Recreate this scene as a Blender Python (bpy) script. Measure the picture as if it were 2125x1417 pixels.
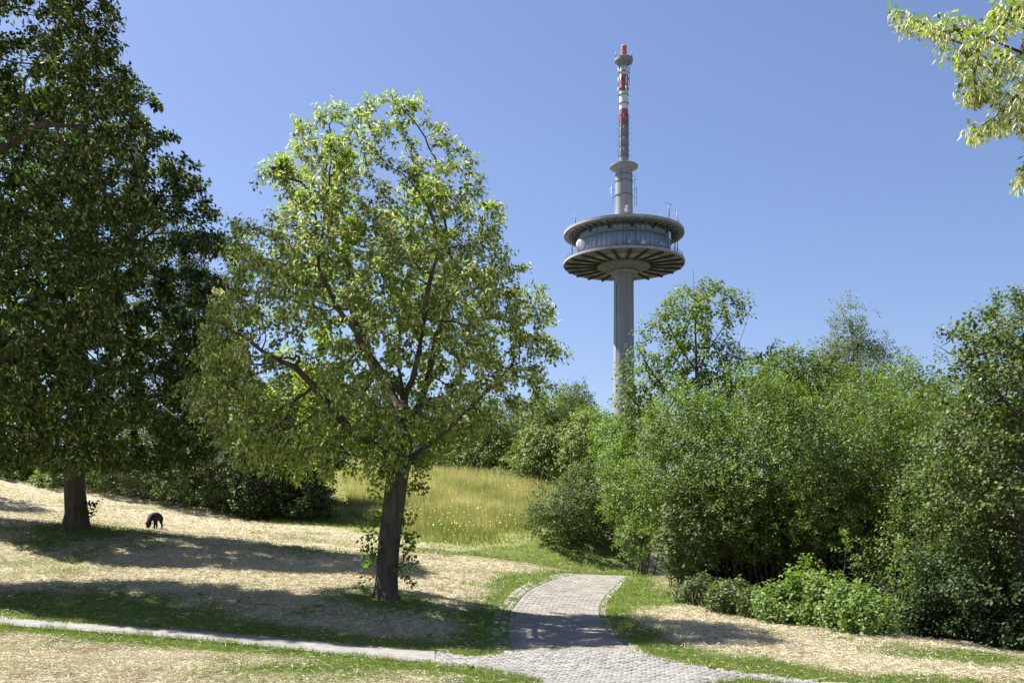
import bpy, bmesh, math, random
import numpy as np
from mathutils import Vector, Matrix, Euler
R = math.radians
random.seed(7)
rng = np.random.default_rng(7)
for o in list(bpy.data.objects): bpy.data.objects.remove(o)
scene = bpy.context.scene
COL = scene.collection

# ------------------------------------------------------------------ camera
FPX, CXP, HOR, EYE = 2066.0, 1062.5, 1120.0, 1.7      # focal length in photo pixels, centre column, horizon row, eye height
cam = bpy.data.cameras.new('camera'); camo = bpy.data.objects.new('camera', cam); COL.objects.link(camo)
camo.location = (0, 0, EYE); camo.rotation_euler = (R(90), 0, 0)
cam.sensor_width = 36; cam.lens = 35; cam.shift_y = (HOR - 708.5) / 2125
cam.clip_start = 0.1; cam.clip_end = 9000
scene.camera = camo

# ------------------------------------------------------------------ sky and sun
SUN_EL, SUN_AZ = 57.0, 23.0                            # the sun stands left of the view and a little beyond
sdir = Vector((-math.cos(R(SUN_AZ)) * math.cos(R(SUN_EL)), math.sin(R(SUN_AZ)) * math.cos(R(SUN_EL)), math.sin(R(SUN_EL))))
world = bpy.data.worlds.new('World'); scene.world = world; world.use_nodes = True
wn = world.node_tree.nodes; wl = world.node_tree.links
sky = wn.new('ShaderNodeTexSky'); sky.sky_type = 'NISHITA'; sky.sun_disc = False
sky.sun_elevation = R(SUN_EL); sky.sun_rotation = math.atan2(sdir.x, sdir.y)
sky.altitude = 300; sky.air_density = 1.0; sky.dust_density = 1.3; sky.ozone_density = 6.0
wb = wn.new('ShaderNodeMixRGB'); wb.blend_type = 'MULTIPLY'; wb.inputs[0].default_value = 1; wb.inputs[2].default_value = (1.11, .985, 1.0, 1)   # the photograph's white balance
wl.new(sky.outputs[0], wb.inputs[1]); wl.new(wb.outputs[0], wn['Background'].inputs[0]); wn['Background'].inputs[1].default_value = 0.0645
sun = bpy.data.lights.new('sun', 'SUN'); suno = bpy.data.objects.new('sun', sun); COL.objects.link(suno)
sun.energy = 5.0; sun.angle = R(0.53); sun.color = (1.0, 0.96, 0.895)
suno.rotation_euler = (-sdir).to_track_quat('-Z', 'Y').to_euler(); suno.location = (-20, 10, 40)
vs = scene.view_settings
vs.view_transform = 'Standard'; vs.look = 'None'; vs.gamma = 1; vs.exposure = 1.4; vs.use_curve_mapping = False
scene.render.engine = 'CYCLES'
scene.cycles.max_bounces = 6; scene.cycles.transparent_max_bounces = 4

# ------------------------------------------------------------------ helpers
def unit(v): return v / np.maximum(np.linalg.norm(v, axis=-1, keepdims=True), 1e-9)
def smooth(a, b, x):
    t = np.clip((x - a) / (b - a), 0, 1); return t * t * (3 - 2 * t)
class Waves:                                           # cheap vectorised smooth noise, about -1..1
    def __init__(s, seed, freq, dim=3, n=14):
        r = np.random.default_rng(seed)
        s.k = unit(r.normal(size=(n, dim))) * freq * r.uniform(.6, 1.7, (n, 1)); s.p = r.uniform(0, 6.28, n); s.n = n
    def __call__(s, p): return np.sin(p @ s.k.T + s.p).sum(1) / math.sqrt(s.n) / 1.2
def at(px, py, d): return np.array([(px - CXP) / FPX * d, d, EYE - (py - HOR) / FPX * d])

def tag(o, label=None, cat=None, group=None, kind=None):
    if label: o['label'] = label
    if cat: o['category'] = cat
    if group: o['group'] = group
    if kind: o['kind'] = kind
    return o
def empty(name, loc, label=None, cat=None, group=None):
    o = bpy.data.objects.new(name, None); COL.objects.link(o); o.location = loc; o.empty_display_size = .3
    return tag(o, label, cat, group)
def link(name, me, mat=None, parent=None, smooth_=False):
    o = bpy.data.objects.new(name, me); COL.objects.link(o)
    if mat and not me.materials: me.materials.append(mat)
    if parent: o.parent = parent
    if smooth_: me.polygons.foreach_set('use_smooth', np.ones(len(me.polygons), bool))
    return o
def raw_mesh(name, V, F, tint=None, smooth_=False):
    """V (n,3), F (m,k) all faces with k corners"""
    me = bpy.data.meshes.new(name); V = np.asarray(V, np.float32); F = np.asarray(F, np.int32)
    m, k = F.shape
    me.vertices.add(len(V)); me.vertices.foreach_set('co', V.ravel())
    me.loops.add(m * k); me.loops.foreach_set('vertex_index', F.ravel())
    me.polygons.add(m); me.polygons.foreach_set('loop_start', np.arange(0, m * k, k, dtype=np.int32))
    if smooth_: me.polygons.foreach_set('use_smooth', np.ones(m, bool))
    me.update(calc_edges=True)
    if tint is not None:
        a = me.attributes.new('tint', 'FLOAT', 'FACE'); a.data.foreach_set('value', np.asarray(tint, np.float32))
    return me

# ------------------------------------------------------------------ materials
def new_mat(name):
    m = bpy.data.materials.new(name); m.use_nodes = True
    nt = m.node_tree; return m, nt, nt.nodes, nt.links, nt.nodes['Principled BSDF']
def noise_node(n, l, scale, detail=4, rough=.6, coord='Object', vec_scale=None):
    tc = n.new('ShaderNodeTexCoord'); t = n.new('ShaderNodeTexNoise')
    t.inputs['Scale'].default_value = scale; t.inputs['Detail'].default_value = detail; t.inputs['Roughness'].default_value = rough
    if vec_scale:
        mp = n.new('ShaderNodeMapping'); mp.inputs['Scale'].default_value = vec_scale
        l.new(tc.outputs[coord], mp.inputs[0]); l.new(mp.outputs[0], t.inputs['Vector'])
    else: l.new(tc.outputs[coord], t.inputs['Vector'])
    return t
def ramp(n, l, src, stops):
    r = n.new('ShaderNodeValToRGB'); e = r.color_ramp.elements
    while len(e) < len(stops): e.new(.5)
    for i, (p, c) in enumerate(stops): e[i].position = p; e[i].color = (*c, 1)
    l.new(src, r.inputs[0]); return r
def leaf_mat(name, stops, trans=.35, trans_col=(1.5, 1.7, .5), rough=.55, spec=.22):
    m, nt, n, l, p = new_mat(name)
    at_ = n.new('ShaderNodeAttribute'); at_.attribute_name = 'tint'
    cr = ramp(n, l, at_.outputs['Fac'], stops)
    l.new(cr.outputs[0], p.inputs['Base Color']); p.inputs['Roughness'].default_value = rough
    p.inputs['Specular IOR Level'].default_value = spec
    mul = n.new('ShaderNodeMixRGB'); mul.blend_type = 'MULTIPLY'; mul.inputs[0].default_value = 1
    l.new(cr.outputs[0], mul.inputs[1]); mul.inputs[2].default_value = (*trans_col, 1)
    tr = n.new('ShaderNodeBsdfTranslucent'); l.new(mul.outputs[0], tr.inputs[0])
    mx = n.new('ShaderNodeMixShader'); mx.inputs[0].default_value = trans
    l.new(p.outputs[0], mx.inputs[1]); l.new(tr.outputs[0], mx.inputs[2]); l.new(mx.outputs[0], n['Material Output'].inputs[0])
    return m
def plain_mat(name, col, rough=.7, var=.25, scale=3., bump=0., metallic=0., vec_scale=None, coord='Object'):
    m, nt, n, l, p = new_mat(name)
    t = noise_node(n, l, scale, 6, .65, coord, vec_scale)
    a = tuple(c * (1 - var) for c in col); b = tuple(min(1, c * (1 + var)) for c in col)
    cr = ramp(n, l, t.outputs[0], [(.3, a), (.7, b)])
    l.new(cr.outputs[0], p.inputs['Base Color']); p.inputs['Roughness'].default_value = rough; p.inputs['Metallic'].default_value = metallic
    if bump:
        bp = n.new('ShaderNodeBump'); bp.inputs['Strength'].default_value = bump; bp.inputs['Distance'].default_value = .03 if bump < .9 else .09
        l.new(t.outputs[0], bp.inputs['Height']); l.new(bp.outputs[0], p.inputs['Normal'])
    return m
M = {}
M['linden'] = leaf_mat('linden_leaf', [(0, (.065, .105, .02)), (.5, (.13, .20, .038)), (1, (.25, .325, .085))], .42)
M['bract'] = leaf_mat('linden_bract', [(0, (.40, .43, .17)), (.6, (.56, .57, .28)), (1, (.70, .66, .42))], .4, (1.1, 1.1, .7), .5)
M['linden_shaded'] = leaf_mat('shaded_linden_leaf', [(0, (.022, .040, .009)), (.6, (.044, .076, .015)), (1, (.09, .14, .028))], .30)  # darker copy of the linden leaf, shade of the left crowns put into colour
M['bract_shaded'] = leaf_mat('shaded_bract', [(0, (.16, .19, .06)), (.7, (.28, .32, .11)), (1, (.50, .51, .24))], .3, (1.1, 1.1, .6), .5)  # darker bract copy with shade painted in; top stop paints sunlit clumps
M['shrub'] = leaf_mat('shrub_leaf', [(0, (.055, .085, .018)), (.55, (.11, .16, .034)), (1, (.21, .27, .075))], .3)
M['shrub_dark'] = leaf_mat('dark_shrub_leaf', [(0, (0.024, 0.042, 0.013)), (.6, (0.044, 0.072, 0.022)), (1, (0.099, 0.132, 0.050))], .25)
M['cool'] = leaf_mat('cool_green_leaf', [(0, (.045, .068, .022)), (.6, (.085, .12, .038)), (1, (.16, .2, .075))], .24)
M['bright'] = leaf_mat('bright_leaf', [(0, (.085, .13, .034)), (.6, (.145, .21, .056)), (1, (.22, .29, .09))], .33)
M['hornbeam'] = leaf_mat('hornbeam_leaf', [(0, (.038, .062, .014)), (.6, (.076, .115, .024)), (.97, (.16, .205, .045)), (1, (.22, .16, .05))], .24)
M['cherry'] = leaf_mat('cherry_leaf', [(0, (.07, .10, .028)), (.6, (.12, .165, .048)), (1, (.2, .25, .09))], .36)
M['birch'] = leaf_mat('birch_leaf', [(0, (.075, .10, .045)), (.6, (.125, .155, .07)), (1, (.19, .22, .105))], .36)
M['conifer'] = leaf_mat('conifer_spray', [(0, (.09, .125, .026)), (.6, (.16, .205, .044)), (1, (.27, .32, .085))], .25, (1.3, 1.5, .5), .55, .25)
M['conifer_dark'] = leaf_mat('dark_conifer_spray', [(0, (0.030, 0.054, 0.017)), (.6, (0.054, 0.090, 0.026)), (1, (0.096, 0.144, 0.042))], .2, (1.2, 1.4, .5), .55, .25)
M['grass'] = leaf_mat('grass_blade', [(0, (0.080, 0.120, 0.020)), (.5, (0.150, 0.210, 0.040)), (.8, (0.250, 0.280, 0.080)), (1, (0.420, 0.360, 0.180))], .35, (1.2, 1.4, .5), .6, .2)
M['hay'] = leaf_mat('hay', [(0, (.26, .215, .14)), (.25, (.45, .385, .27)), (.7, (.62, .545, .41)), (1, (.73, .67, .53))], .12, (1, 1, .8), .7, .15)
M['meadow'] = leaf_mat('meadow_blade', [(0, (.15, .20, .06)), (.35, (.28, .29, .13)), (.7, (.45, .41, .25)), (1, (.56, .50, .36))], .4, (1.2, 1.3, .6), .6, .2)
M['flower'] = leaf_mat('meadow_flower', [(0, (.55, .44, .03)), (.8, (.62, .50, .04)), (1, (.75, .73, .65))], .2, (1, 1, .6), .6, .2)
M['bark'] = plain_mat('bark', (.07, .056, .042), .9, .6, 11, 1.0, vec_scale=(1, 1, .22))
M['bark_pale'] = plain_mat('pale_bark', (.16, .145, .12), .9, .4, 9, .6, vec_scale=(1, 1, .4))
M['twig'] = plain_mat('twig', (.075, .058, .038), .85, .4, 12)

# ------------------------------------------------------------------ terrain
CP = [(0, 0, 0), (-6, 3, .3), (6, 3, -.2), (0, 6, 0), (-12, 6, .8), (10, 6, -.5), (-15, -15, .8), (15, -15, -.8), (0, -15, 0),
      (25, 15, -1.5), (25, 30, -.6), (20, 45, 1.5), (-30, 38, 5.6), (-25, 20, 2.6), (-20, 10, 1.6), (-20, 60, 6.6), (0, 65, 6.2),
      (20, 65, 4), (40, 50, 1), (0, 120, 6), (-80, 60, 9), (80, 60, 0), (-80, -40, 4), (80, -40, -3), (0, -80, 0), (0, 250, 5),
      (160, 250, 5), (-160, 250, 7), (9, 31, .2), (10, 24, -.3), (9, 38, 1.6), (12, 19, -.6)]
for px, py, d in [(0, 1417, 10.5), (1062, 1417, 11.8), (2125, 1417, 12.8), (0, 1290, 16.2), (500, 1325, 15.6), (960, 1365, 14.6),
                  (1200, 1390, 13.4), (1600, 1412, 13.2), (1330, 1345, 15.2), (1040, 1310, 17.6), (1250, 1270, 21.2), (1050, 1250, 21.8),
                  (1110, 1205, 26), (1195, 1190, 29), (1335, 1193, 29), (1215, 1113, 34.5), (1130, 1128, 33.8), (1380, 1182, 33.5),
                  (1290, 1143, 33.8), (800, 1240, 19.5), (157, 1095, 27), (320, 1098, 31), (0, 1008, 38), (300, 1050, 36.5),
                  (480, 1083, 35), (680, 1092, 34), (760, 1112, 33), (960, 1138, 32.5), (1050, 1165, 29), (900, 1170, 26), (600, 1150, 26),
                  (400, 1200, 21), (0, 1180, 22.5), (600, 1270, 18), (1000, 1220, 23), (740, 978, 50), (1080, 1005, 48), (850, 1050, 42),
                  (700, 1060, 40), (1400, 1210, 27), (1560, 1280, 21.5), (1850, 1330, 17.5), (2125, 1375, 15.5), (1700, 1340, 16.5), (1450, 1300, 18.5)]:
    CP.append(tuple(at(px, py, d)))
CP.append((2.5, 31.0, .62)); CP.append((5.0, 31.0, .45))
CP = np.array(CP, float)
def _phi(r): return np.sqrt(r * r + 1.6 ** 2)
_n = len(CP); _A = np.zeros((_n + 3, _n + 3))
_A[:_n, :_n] = _phi(np.linalg.norm(CP[:, None, :2] - CP[None, :, :2], axis=2)) - .12 * np.eye(_n)
_A[:_n, _n] = 1; _A[:_n, _n + 1:] = CP[:, :2]; _A[_n, :_n] = 1; _A[_n + 1:, :_n] = CP[:, :2].T
_W = np.linalg.solve(_A, np.concatenate([CP[:, 2], np.zeros(3)]))
def H(x, y):
    x = np.asarray(x, float); y = np.asarray(y, float); sh = x.shape
    x = np.clip(x.ravel(), -160, 160); y = np.clip(y.ravel(), -80, 250); out = np.empty_like(x)
    for i in range(0, len(x), 40000):
        q = np.stack([x[i:i + 40000], y[i:i + 40000]], 1)
        out[i:i + 40000] = _phi(np.linalg.norm(q[:, None] - CP[None, :, :2], axis=2)) @ _W[:_n] + _W[_n] + q @ _W[_n + 1:]
    return out.reshape(sh)
def hit(px, py, far=60):
    t = np.arange(7, far, .03); p = at(px, py, 1.0) - np.array([0, 0, EYE])
    z = EYE + p[2] * t; h = H(p[0] * t, t); k = np.argmax(z < h) if (z < h).any() else len(t) - 1
    return np.array([p[0] * t[k], t[k], h[k]])

def resample(P, step):
    P = np.asarray(P, float); s = np.concatenate([[0], np.cumsum(np.linalg.norm(np.diff(P, axis=0), axis=1))])
    n = max(2, int(round(s[-1] / step)) + 1); u = np.linspace(0, s[-1], n)
    return np.stack([np.interp(u, s, P[:, k]) for k in range(P.shape[1])], 1)
def chaikin(P, k=3):
    P = np.asarray(P, float)
    for _ in range(k):
        Q = np.empty((2 * (len(P) - 1), P.shape[1])); Q[0::2] = .75 * P[:-1] + .25 * P[1:]; Q[1::2] = .25 * P[:-1] + .75 * P[1:]
        P = np.concatenate([P[:1], Q, P[-1:]])
    return P
def dist_poly(x, y, P):
    best = np.full(len(x), 1e9)
    for a, b in zip(P[:-1], P[1:]):
        d = b - a; L = max(d @ d, 1e-9); t = np.clip(((x - a[0]) * d[0] + (y - a[1]) * d[1]) / L, 0, 1)
        best = np.minimum(best, np.hypot(x - a[0] - t * d[0], y - a[1] - t * d[1]))
    return best
def in_poly(x, y, P):
    c = np.zeros(len(x), bool); j = len(P) - 1
    for i in range(len(P)):
        xi, yi, xj, yj = *P[i], *P[j]
        c ^= ((yi > y) != (yj > y)) & (x < (xj - xi) * (y - yi) / (yj - yi + 1e-12) + xi); j = i
    return c
# the brick path: left and right edges, from the crossing up over the crest and off to the right
PL = chaikin([hit(1066, 1352)[:2], hit(1052, 1312)[:2], hit(1062, 1255)[:2], hit(1118, 1210)[:2], hit(1197, 1191)[:2], (3.2, 30.6), (7, 31.6)])
PR = chaikin([hit(1318, 1352)[:2], hit(1262, 1312)[:2], hit(1238, 1265)[:2], hit(1258, 1230)[:2], hit(1335, 1194)[:2], (4.9, 28.9), (7, 29.3)])
n_ = 120; PLr = resample(PL, .01); PRr = resample(PR, .01)
PLr = PLr[np.linspace(0, len(PLr) - 1, n_).astype(int)]; PRr = PRr[np.linspace(0, len(PRr) - 1, n_).astype(int)]
PATH = np.concatenate([PLr, PRr[::-1]])
# crossing of small setts and the grey side path coming from the left
JUNC = np.array([hit(900, 1351)[:2], hit(985, 1362)[:2], hit(1066, 1352)[:2], hit(1190, 1351)[:2], hit(1318, 1352)[:2], hit(1390, 1374)[:2], hit(1500, 1391)[:2], hit(1680, 1412)[:2], (6.5, 11.9),
                 (6.2, 10.9), hit(1560, 1409)[:2], hit(1480, 1415)[:2], (1.2, 10.6), (.1, 10.9), hit(1130, 1415)[:2], hit(1020, 1390)[:2], hit(900, 1378)[:2]])
SU = chaikin([(-16, 19.0), hit(0, 1281)[:2], hit(200, 1296)[:2], hit(450, 1312)[:2], hit(700, 1335)[:2], hit(902, 1352)[:2]], 2)
SD = chaikin([(-16, 17.4), hit(0, 1297)[:2], hit(200, 1312)[:2], hit(450, 1332)[:2], hit(700, 1358)[:2], hit(902, 1377)[:2]], 2)
SIDE = np.concatenate([SU, SD[::-1]])
EDGES = [PL, PR, SU, SD, JUNC[4:9], JUNC[10:]]
def on_paving(x, y, edge=False):
    c = in_poly(x, y, PATH) | in_poly(x, y, JUNC); sd_ = in_poly(x, y, SIDE)
    if edge: sd_ &= np.minimum(dist_poly(x, y, SU), dist_poly(x, y, SD)) > .10 + .10 * w3(np.stack([x, y], 1)) + .06 * w2(np.stack([x, y], 1))
    c |= sd_
    if edge: c |= ((dist_poly(x, y, PL[:-14]) < .27) | (dist_poly(x, y, PR[:-14]) < .13)) & (np.random.default_rng(3).random(len(x)) < .5)
    return c
MB = np.array([(-40, 60), (-13, 44)] + [tuple(hit(px, py)[:2]) for px, py in [(560, 1088), (700, 1100), (790, 1116), (880, 1128), (960, 1138), (1085, 1128)]] + [(2.2, 36), (30, 40)])
def meadow(x, y): return smooth(-.15, .5, y - np.interp(x, MB[:, 0], MB[:, 1]))
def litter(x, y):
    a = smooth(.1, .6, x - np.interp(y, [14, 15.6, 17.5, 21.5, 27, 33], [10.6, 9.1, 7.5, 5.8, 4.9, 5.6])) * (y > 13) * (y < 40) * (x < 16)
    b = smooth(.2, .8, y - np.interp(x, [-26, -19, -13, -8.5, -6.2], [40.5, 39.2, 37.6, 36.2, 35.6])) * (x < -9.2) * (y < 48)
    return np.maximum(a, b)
w1, w2, w3 = Waves(1, .9, 2), Waves(2, 3.1, 2), Waves(3, 9., 2)
GREEN_SPOTS = [(hit(800, 1245), 1.1, .9), (hit(170, 1105), 2.5, .45), (hit(1330, 1240), 1.3, .8), (hit(1400, 1240), 1.2, .5), (hit(1215, 1120), 1.5, .6), (hit(60, 1250), 2.2, .5), (hit(350, 1280), 1.8, .45),
               (hit(1080, 1150), 2.6, .6), (hit(1190, 1165), 1.8, .6), (hit(900, 1145), 1.6, .4), (hit(620, 1140), 1.4, .3), (hit(300, 1330), 1.2, .3), (hit(700, 1390), 1.6, .35), (hit(1000, 1345), 1.0, .6), (hit(1500, 1380), 1., .5), (hit(2000, 1365), 1.2, .5), (hit(1600, 1290), 1.0, .4)]
def green(x, y):
    d = np.full(len(x), 9.)
    near = (y < 36) & (y > 5) & (abs(x) < 20)
    q = np.stack([x, y], 1)
    if near.any():
        dn = np.full(near.sum(), 9.)
        for e in EDGES: dn = np.minimum(dn, dist_poly(x[near], y[near], e))
        d[near] = dn
    g = .95 * np.exp(-(d / .8) ** 2) + .18 * w1(q) + .16 * w2(q) + .10 * w3(q) + .15
    for c, r, a in GREEN_SPOTS: g += a * np.exp(-((x - c[0]) ** 2 + (y - c[1]) ** 2) / r ** 2)
    return np.clip(smooth(.12, .75, g), 0, 1)

def ground_axis(lo, hi, step, far):
    a = list(np.arange(lo, hi + step / 2, step)); s = step; u = hi; v = lo
    while u < far: s *= 1.35; u += s; v -= s; a.append(u); a.insert(0, v)
    return np.array(a)
gx = ground_axis(-17, 12, .19, 4000); gy = ground_axis(8, 52, .21, 4000)
X, Y = np.meshgrid(gx, gy); xf, yf = X.ravel(), Y.ravel()
Z = H(xf, yf); q2 = np.stack([xf, yf], 1)
pav = np.zeros(len(xf), bool); nr = (abs(xf) < 18) & (yf > 8) & (yf < 34)
pav[nr] = on_paving(xf[nr], yf[nr])
bump_ = .018 * Waves(5, 2.2, 2)(q2) + .012 * Waves(6, 6., 2)(q2)
fade = np.clip((45 - np.hypot(xf, yf - 20)) / 20, 0, 1)
Z = Z + np.where(pav, -.07, bump_ * fade)
nx, ny = len(gx), len(gy); idx = np.arange(nx * ny).reshape(ny, nx)
F = np.stack([idx[:-1, :-1], idx[:-1, 1:], idx[1:, 1:], idx[1:, :-1]], -1).reshape(-1, 4)
gme = raw_mesh('ground', np.stack([xf, yf, Z], 1), F, smooth_=True)
ga = gme.attributes.new('green', 'FLOAT', 'POINT'); ga.data.foreach_set('value', green(xf, yf).astype(np.float32))
mm = meadow(xf, yf); gm_ = gme.attributes.new('meadow', 'FLOAT', 'POINT'); gm_.data.foreach_set('value', mm.astype(np.float32))
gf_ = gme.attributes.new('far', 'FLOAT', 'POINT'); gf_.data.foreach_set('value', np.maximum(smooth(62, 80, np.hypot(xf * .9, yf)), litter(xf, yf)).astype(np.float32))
m, nt, n, l, p = new_mat('ground_turf')
def attr(n, nm): a = n.new('ShaderNodeAttribute'); a.attribute_name = nm; return a
def mix(n, l, f, a, b):
    k = n.new('ShaderNodeMixRGB'); l.new(f, k.inputs[0])
    l.new(a, k.inputs[1]); l.new(b, k.inputs[2]); return k
fine = noise_node(n, l, 38, 5, .75); mid = noise_node(n, l, 5, 5, .7); strk = noise_node(n, l, 16, 4, .7, vec_scale=(1, .35, 1))
hay = ramp(n, l, fine.outputs[0], [(.28, (.24, .19, .12)), (.45, (.46, .395, .275)), (.62, (.60, .53, .395)), (.8, (.68, .62, .48))])
grs = ramp(n, l, fine.outputs[0], [(.25, (.06, .085, .018)), (.5, (.125, .17, .035)), (.75, (.21, .24, .07))])
mea = ramp(n, l, strk.outputs[0], [(.25, (.17, .20, .05)), (.5, (.32, .32, .12)), (.75, (.46, .42, .21))])
ad = n.new('ShaderNodeMath'); ad.operation = 'ADD'; l.new(attr(n, 'green').outputs['Fac'], ad.inputs[0])
sb = n.new('ShaderNodeMath'); sb.operation = 'MULTIPLY_ADD'; sb.inputs[1].default_value = .9; sb.inputs[2].default_value = -.45
l.new(mid.outputs[0], sb.inputs[0]); l.new(sb.outputs[0], ad.inputs[1]); ad.use_clamp = True
k1 = mix(n, l, ad.outputs[0], hay.outputs[0], grs.outputs[0]); k2 = mix(n, l, attr(n, 'meadow').outputs['Fac'], k1.outputs[0], mea.outputs[0])
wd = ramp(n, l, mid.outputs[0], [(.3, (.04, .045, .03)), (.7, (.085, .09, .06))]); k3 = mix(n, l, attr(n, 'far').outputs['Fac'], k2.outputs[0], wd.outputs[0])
l.new(k3.outputs[0], p.inputs['Base Color']); p.inputs['Roughness'].default_value = .95; p.inputs['Specular IOR Level'].default_value = .1
bp = n.new('ShaderNodeBump'); bp.inputs['Strength'].default_value = .9; bp.inputs['Distance'].default_value = .05
l.new(fine.outputs[0], bp.inputs['Height']); l.new(bp.outputs[0], p.inputs['Normal'])
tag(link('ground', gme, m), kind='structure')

# ------------------------------------------------------------------ paving
def stone_mat(name, stops, rough=.85):
    m, nt, n, l, p = new_mat(name)
    a = attr(n, 'tint'); oi = n.new('ShaderNodeObjectInfo')
    s = n.new('ShaderNodeMath'); s.operation = 'ADD'; l.new(a.outputs['Fac'], s.inputs[0]); l.new(oi.outputs['Random'], s.inputs[1])
    f = n.new('ShaderNodeMath'); f.operation = 'FRACT'; l.new(s.outputs[0], f.inputs[0])
    cr = ramp(n, l, f.outputs[0], stops); t = noise_node(n, l, 3.0, 8, .7, 'Object'); g = noise_node(n, l, 90, 4, .7, 'Object')
    r1 = ramp(n, l, t.outputs[0], [(.3, (.62, .6, .56)), (.6, (1.08, 1.08, 1.06))]); r2 = ramp(n, l, g.outputs[0], [(.3, (.8, .8, .8)), (.7, (1.12, 1.12, 1.12))])
    m1 = n.new('ShaderNodeMixRGB'); m1.blend_type = 'MULTIPLY'; m1.inputs[0].default_value = 1; l.new(cr.outputs[0], m1.inputs[1]); l.new(r1.outputs[0], m1.inputs[2])
    m2 = n.new('ShaderNodeMixRGB'); m2.blend_type = 'MULTIPLY'; m2.inputs[0].default_value = 1; l.new(m1.outputs[0], m2.inputs[1]); l.new(r2.outputs[0], m2.inputs[2])
    l.new(m2.outputs[0], p.inputs['Base Color']); p.inputs['Roughness'].default_value = rough
    bp = n.new('ShaderNodeBump'); bp.inputs['Strength'].default_value = .4; bp.inputs['Distance'].default_value = .01
    l.new(g.outputs[0], bp.inputs['Height']); l.new(bp.outputs[0], p.inputs['Normal']); return m
M['paver'] = stone_mat('concrete_paver', [(0, (.19, .176, .153)), (.5, (.213, .198, .174)), (1, (.232, .217, .19))])
M['sett'] = stone_mat('granite_sett', [(0, (.185, .178, .165)), (.5, (.222, .215, .203)), (1, (.262, .253, .24))])
M['edging'] = stone_mat('edging_stone', [(0, (.22, .20, .165)), (.5, (.29, .27, .23)), (1, (.36, .34, .30))])
M['bed'] = plain_mat('jointing_sand', (.27, .245, .20), .95, .25, 14, .3)
M['asphalt'] = plain_mat('worn_asphalt', (.205, .195, .18), .9, .35, 4, .25)
TPL = np.array([(-.5, -.5, 0), (.5, -.5, 0), (.5, .5, 0), (-.5, .5, 0), (-.5, -.5, .91), (.5, -.5, .91), (.5, .5, .91), (-.5, .5, .91),
                (-.45, -.45, 1), (.45, -.45, 1), (.45, .45, 1), (-.45, .45, 1)])
TPF = np.array([(0, 1, 5, 4), (1, 2, 6, 5), (2, 3, 7, 6), (3, 0, 4, 7), (4, 5, 9, 8), (5, 6, 10, 9), (6, 7, 11, 10), (7, 4, 8, 11), (8, 9, 10, 11)])
def stone_variants(k, seed):
    r = np.random.default_rng(seed); out = []
    for i in range(k):
        v = TPL.copy(); v[:, :2] += r.uniform(-.05, .05, (12, 2)); v[8:, 2] += r.uniform(-.035, .03, 4); out.append(v)
    return out
def lay_stones(parent, name, stuff_name, cx, cy, ang, sx, sy, mat, lift, limit=300, seed=1, base=(0, 0, 0)):
    """slabs with a bevelled top: the nearest ones single objects, the rest one joined part"""
    r = np.random.default_rng(seed); var = stone_variants(5, seed)
    eps = .15; z = H(cx, cy); nxn = -(H(cx + eps, cy) - H(cx - eps, cy)) / (2 * eps); nyn = -(H(cx, cy + eps) - H(cx, cy - eps)) / (2 * eps)
    order = np.argsort(np.hypot(cx, cy)); th = .08
    meshes = []
    for i, v in enumerate(var):
        me = raw_mesh(name, v, TPF); me.materials.append(mat); meshes.append(me)
    VV, FF, TT = [], [], []; off = 0
    for rank, i in enumerate(order):
        up = Vector((nxn[i], nyn[i], 1)).normalized(); c, s = math.cos(ang[i]), math.sin(ang[i])
        ax = Vector((c, s, 0)); ax = (ax - up * ax.dot(up)).normalized(); ay = up.cross(ax)
        loc = Vector((cx[i], cy[i], z[i] + lift - th + r.uniform(-.003, .003)))
        Mx = Matrix(((ax.x * sx[i], ay.x * sy[i], up.x * th, loc.x - base[0]), (ax.y * sx[i], ay.y * sy[i], up.y * th, loc.y - base[1]), (ax.z * sx[i], ay.z * sy[i], up.z * th, loc.z - base[2]), (0, 0, 0, 1)))
        k = int(r.integers(5))
        if rank < limit:
            o = bpy.data.objects.new(name, meshes[k]); COL.objects.link(o); o.parent = parent; o.matrix_local = Mx
        else:
            A = np.array(Mx); VV.append(var[k] @ A[:3, :3].T + A[:3, 3]); FF.append(TPF + off); off += 12; TT.append(np.full(9, r.random()))
    if VV:
        o = link(stuff_name, raw_mesh(stuff_name, np.concatenate(VV), np.concatenate(FF), np.concatenate(TT)), mat, parent); tag(o, kind='stuff')
def sheet(name, A, B, lift, mat, cols=6):
    A = np.asarray(A); B = np.asarray(B); t = np.linspace(0, 1, cols)
    P = A[:, None] * (1 - t)[None, :, None] + B[:, None] * t[None, :, None]; P = P.reshape(-1, 2)
    V = np.column_stack([P, H(P[:, 0], P[:, 1]) + lift]); k = len(A); ii = np.arange(k * cols).reshape(k, cols)
    Fq = np.stack([ii[:-1, :-1], ii[1:, :-1], ii[1:, 1:], ii[:-1, 1:]], -1).reshape(-1, 4)
    me = raw_mesh(name, V, Fq, smooth_=True); return tag(link(name, me, mat), kind='structure')
path = sheet('brick_path', PLr, PRr, -.011, M['bed'])
sl = np.linspace(0, n_ - 1, int(np.linalg.norm(np.diff((PLr + PRr) / 2, axis=0), axis=1).sum() / .155))
cx, cy, an, sx, sy = [], [], [], [], []
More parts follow.
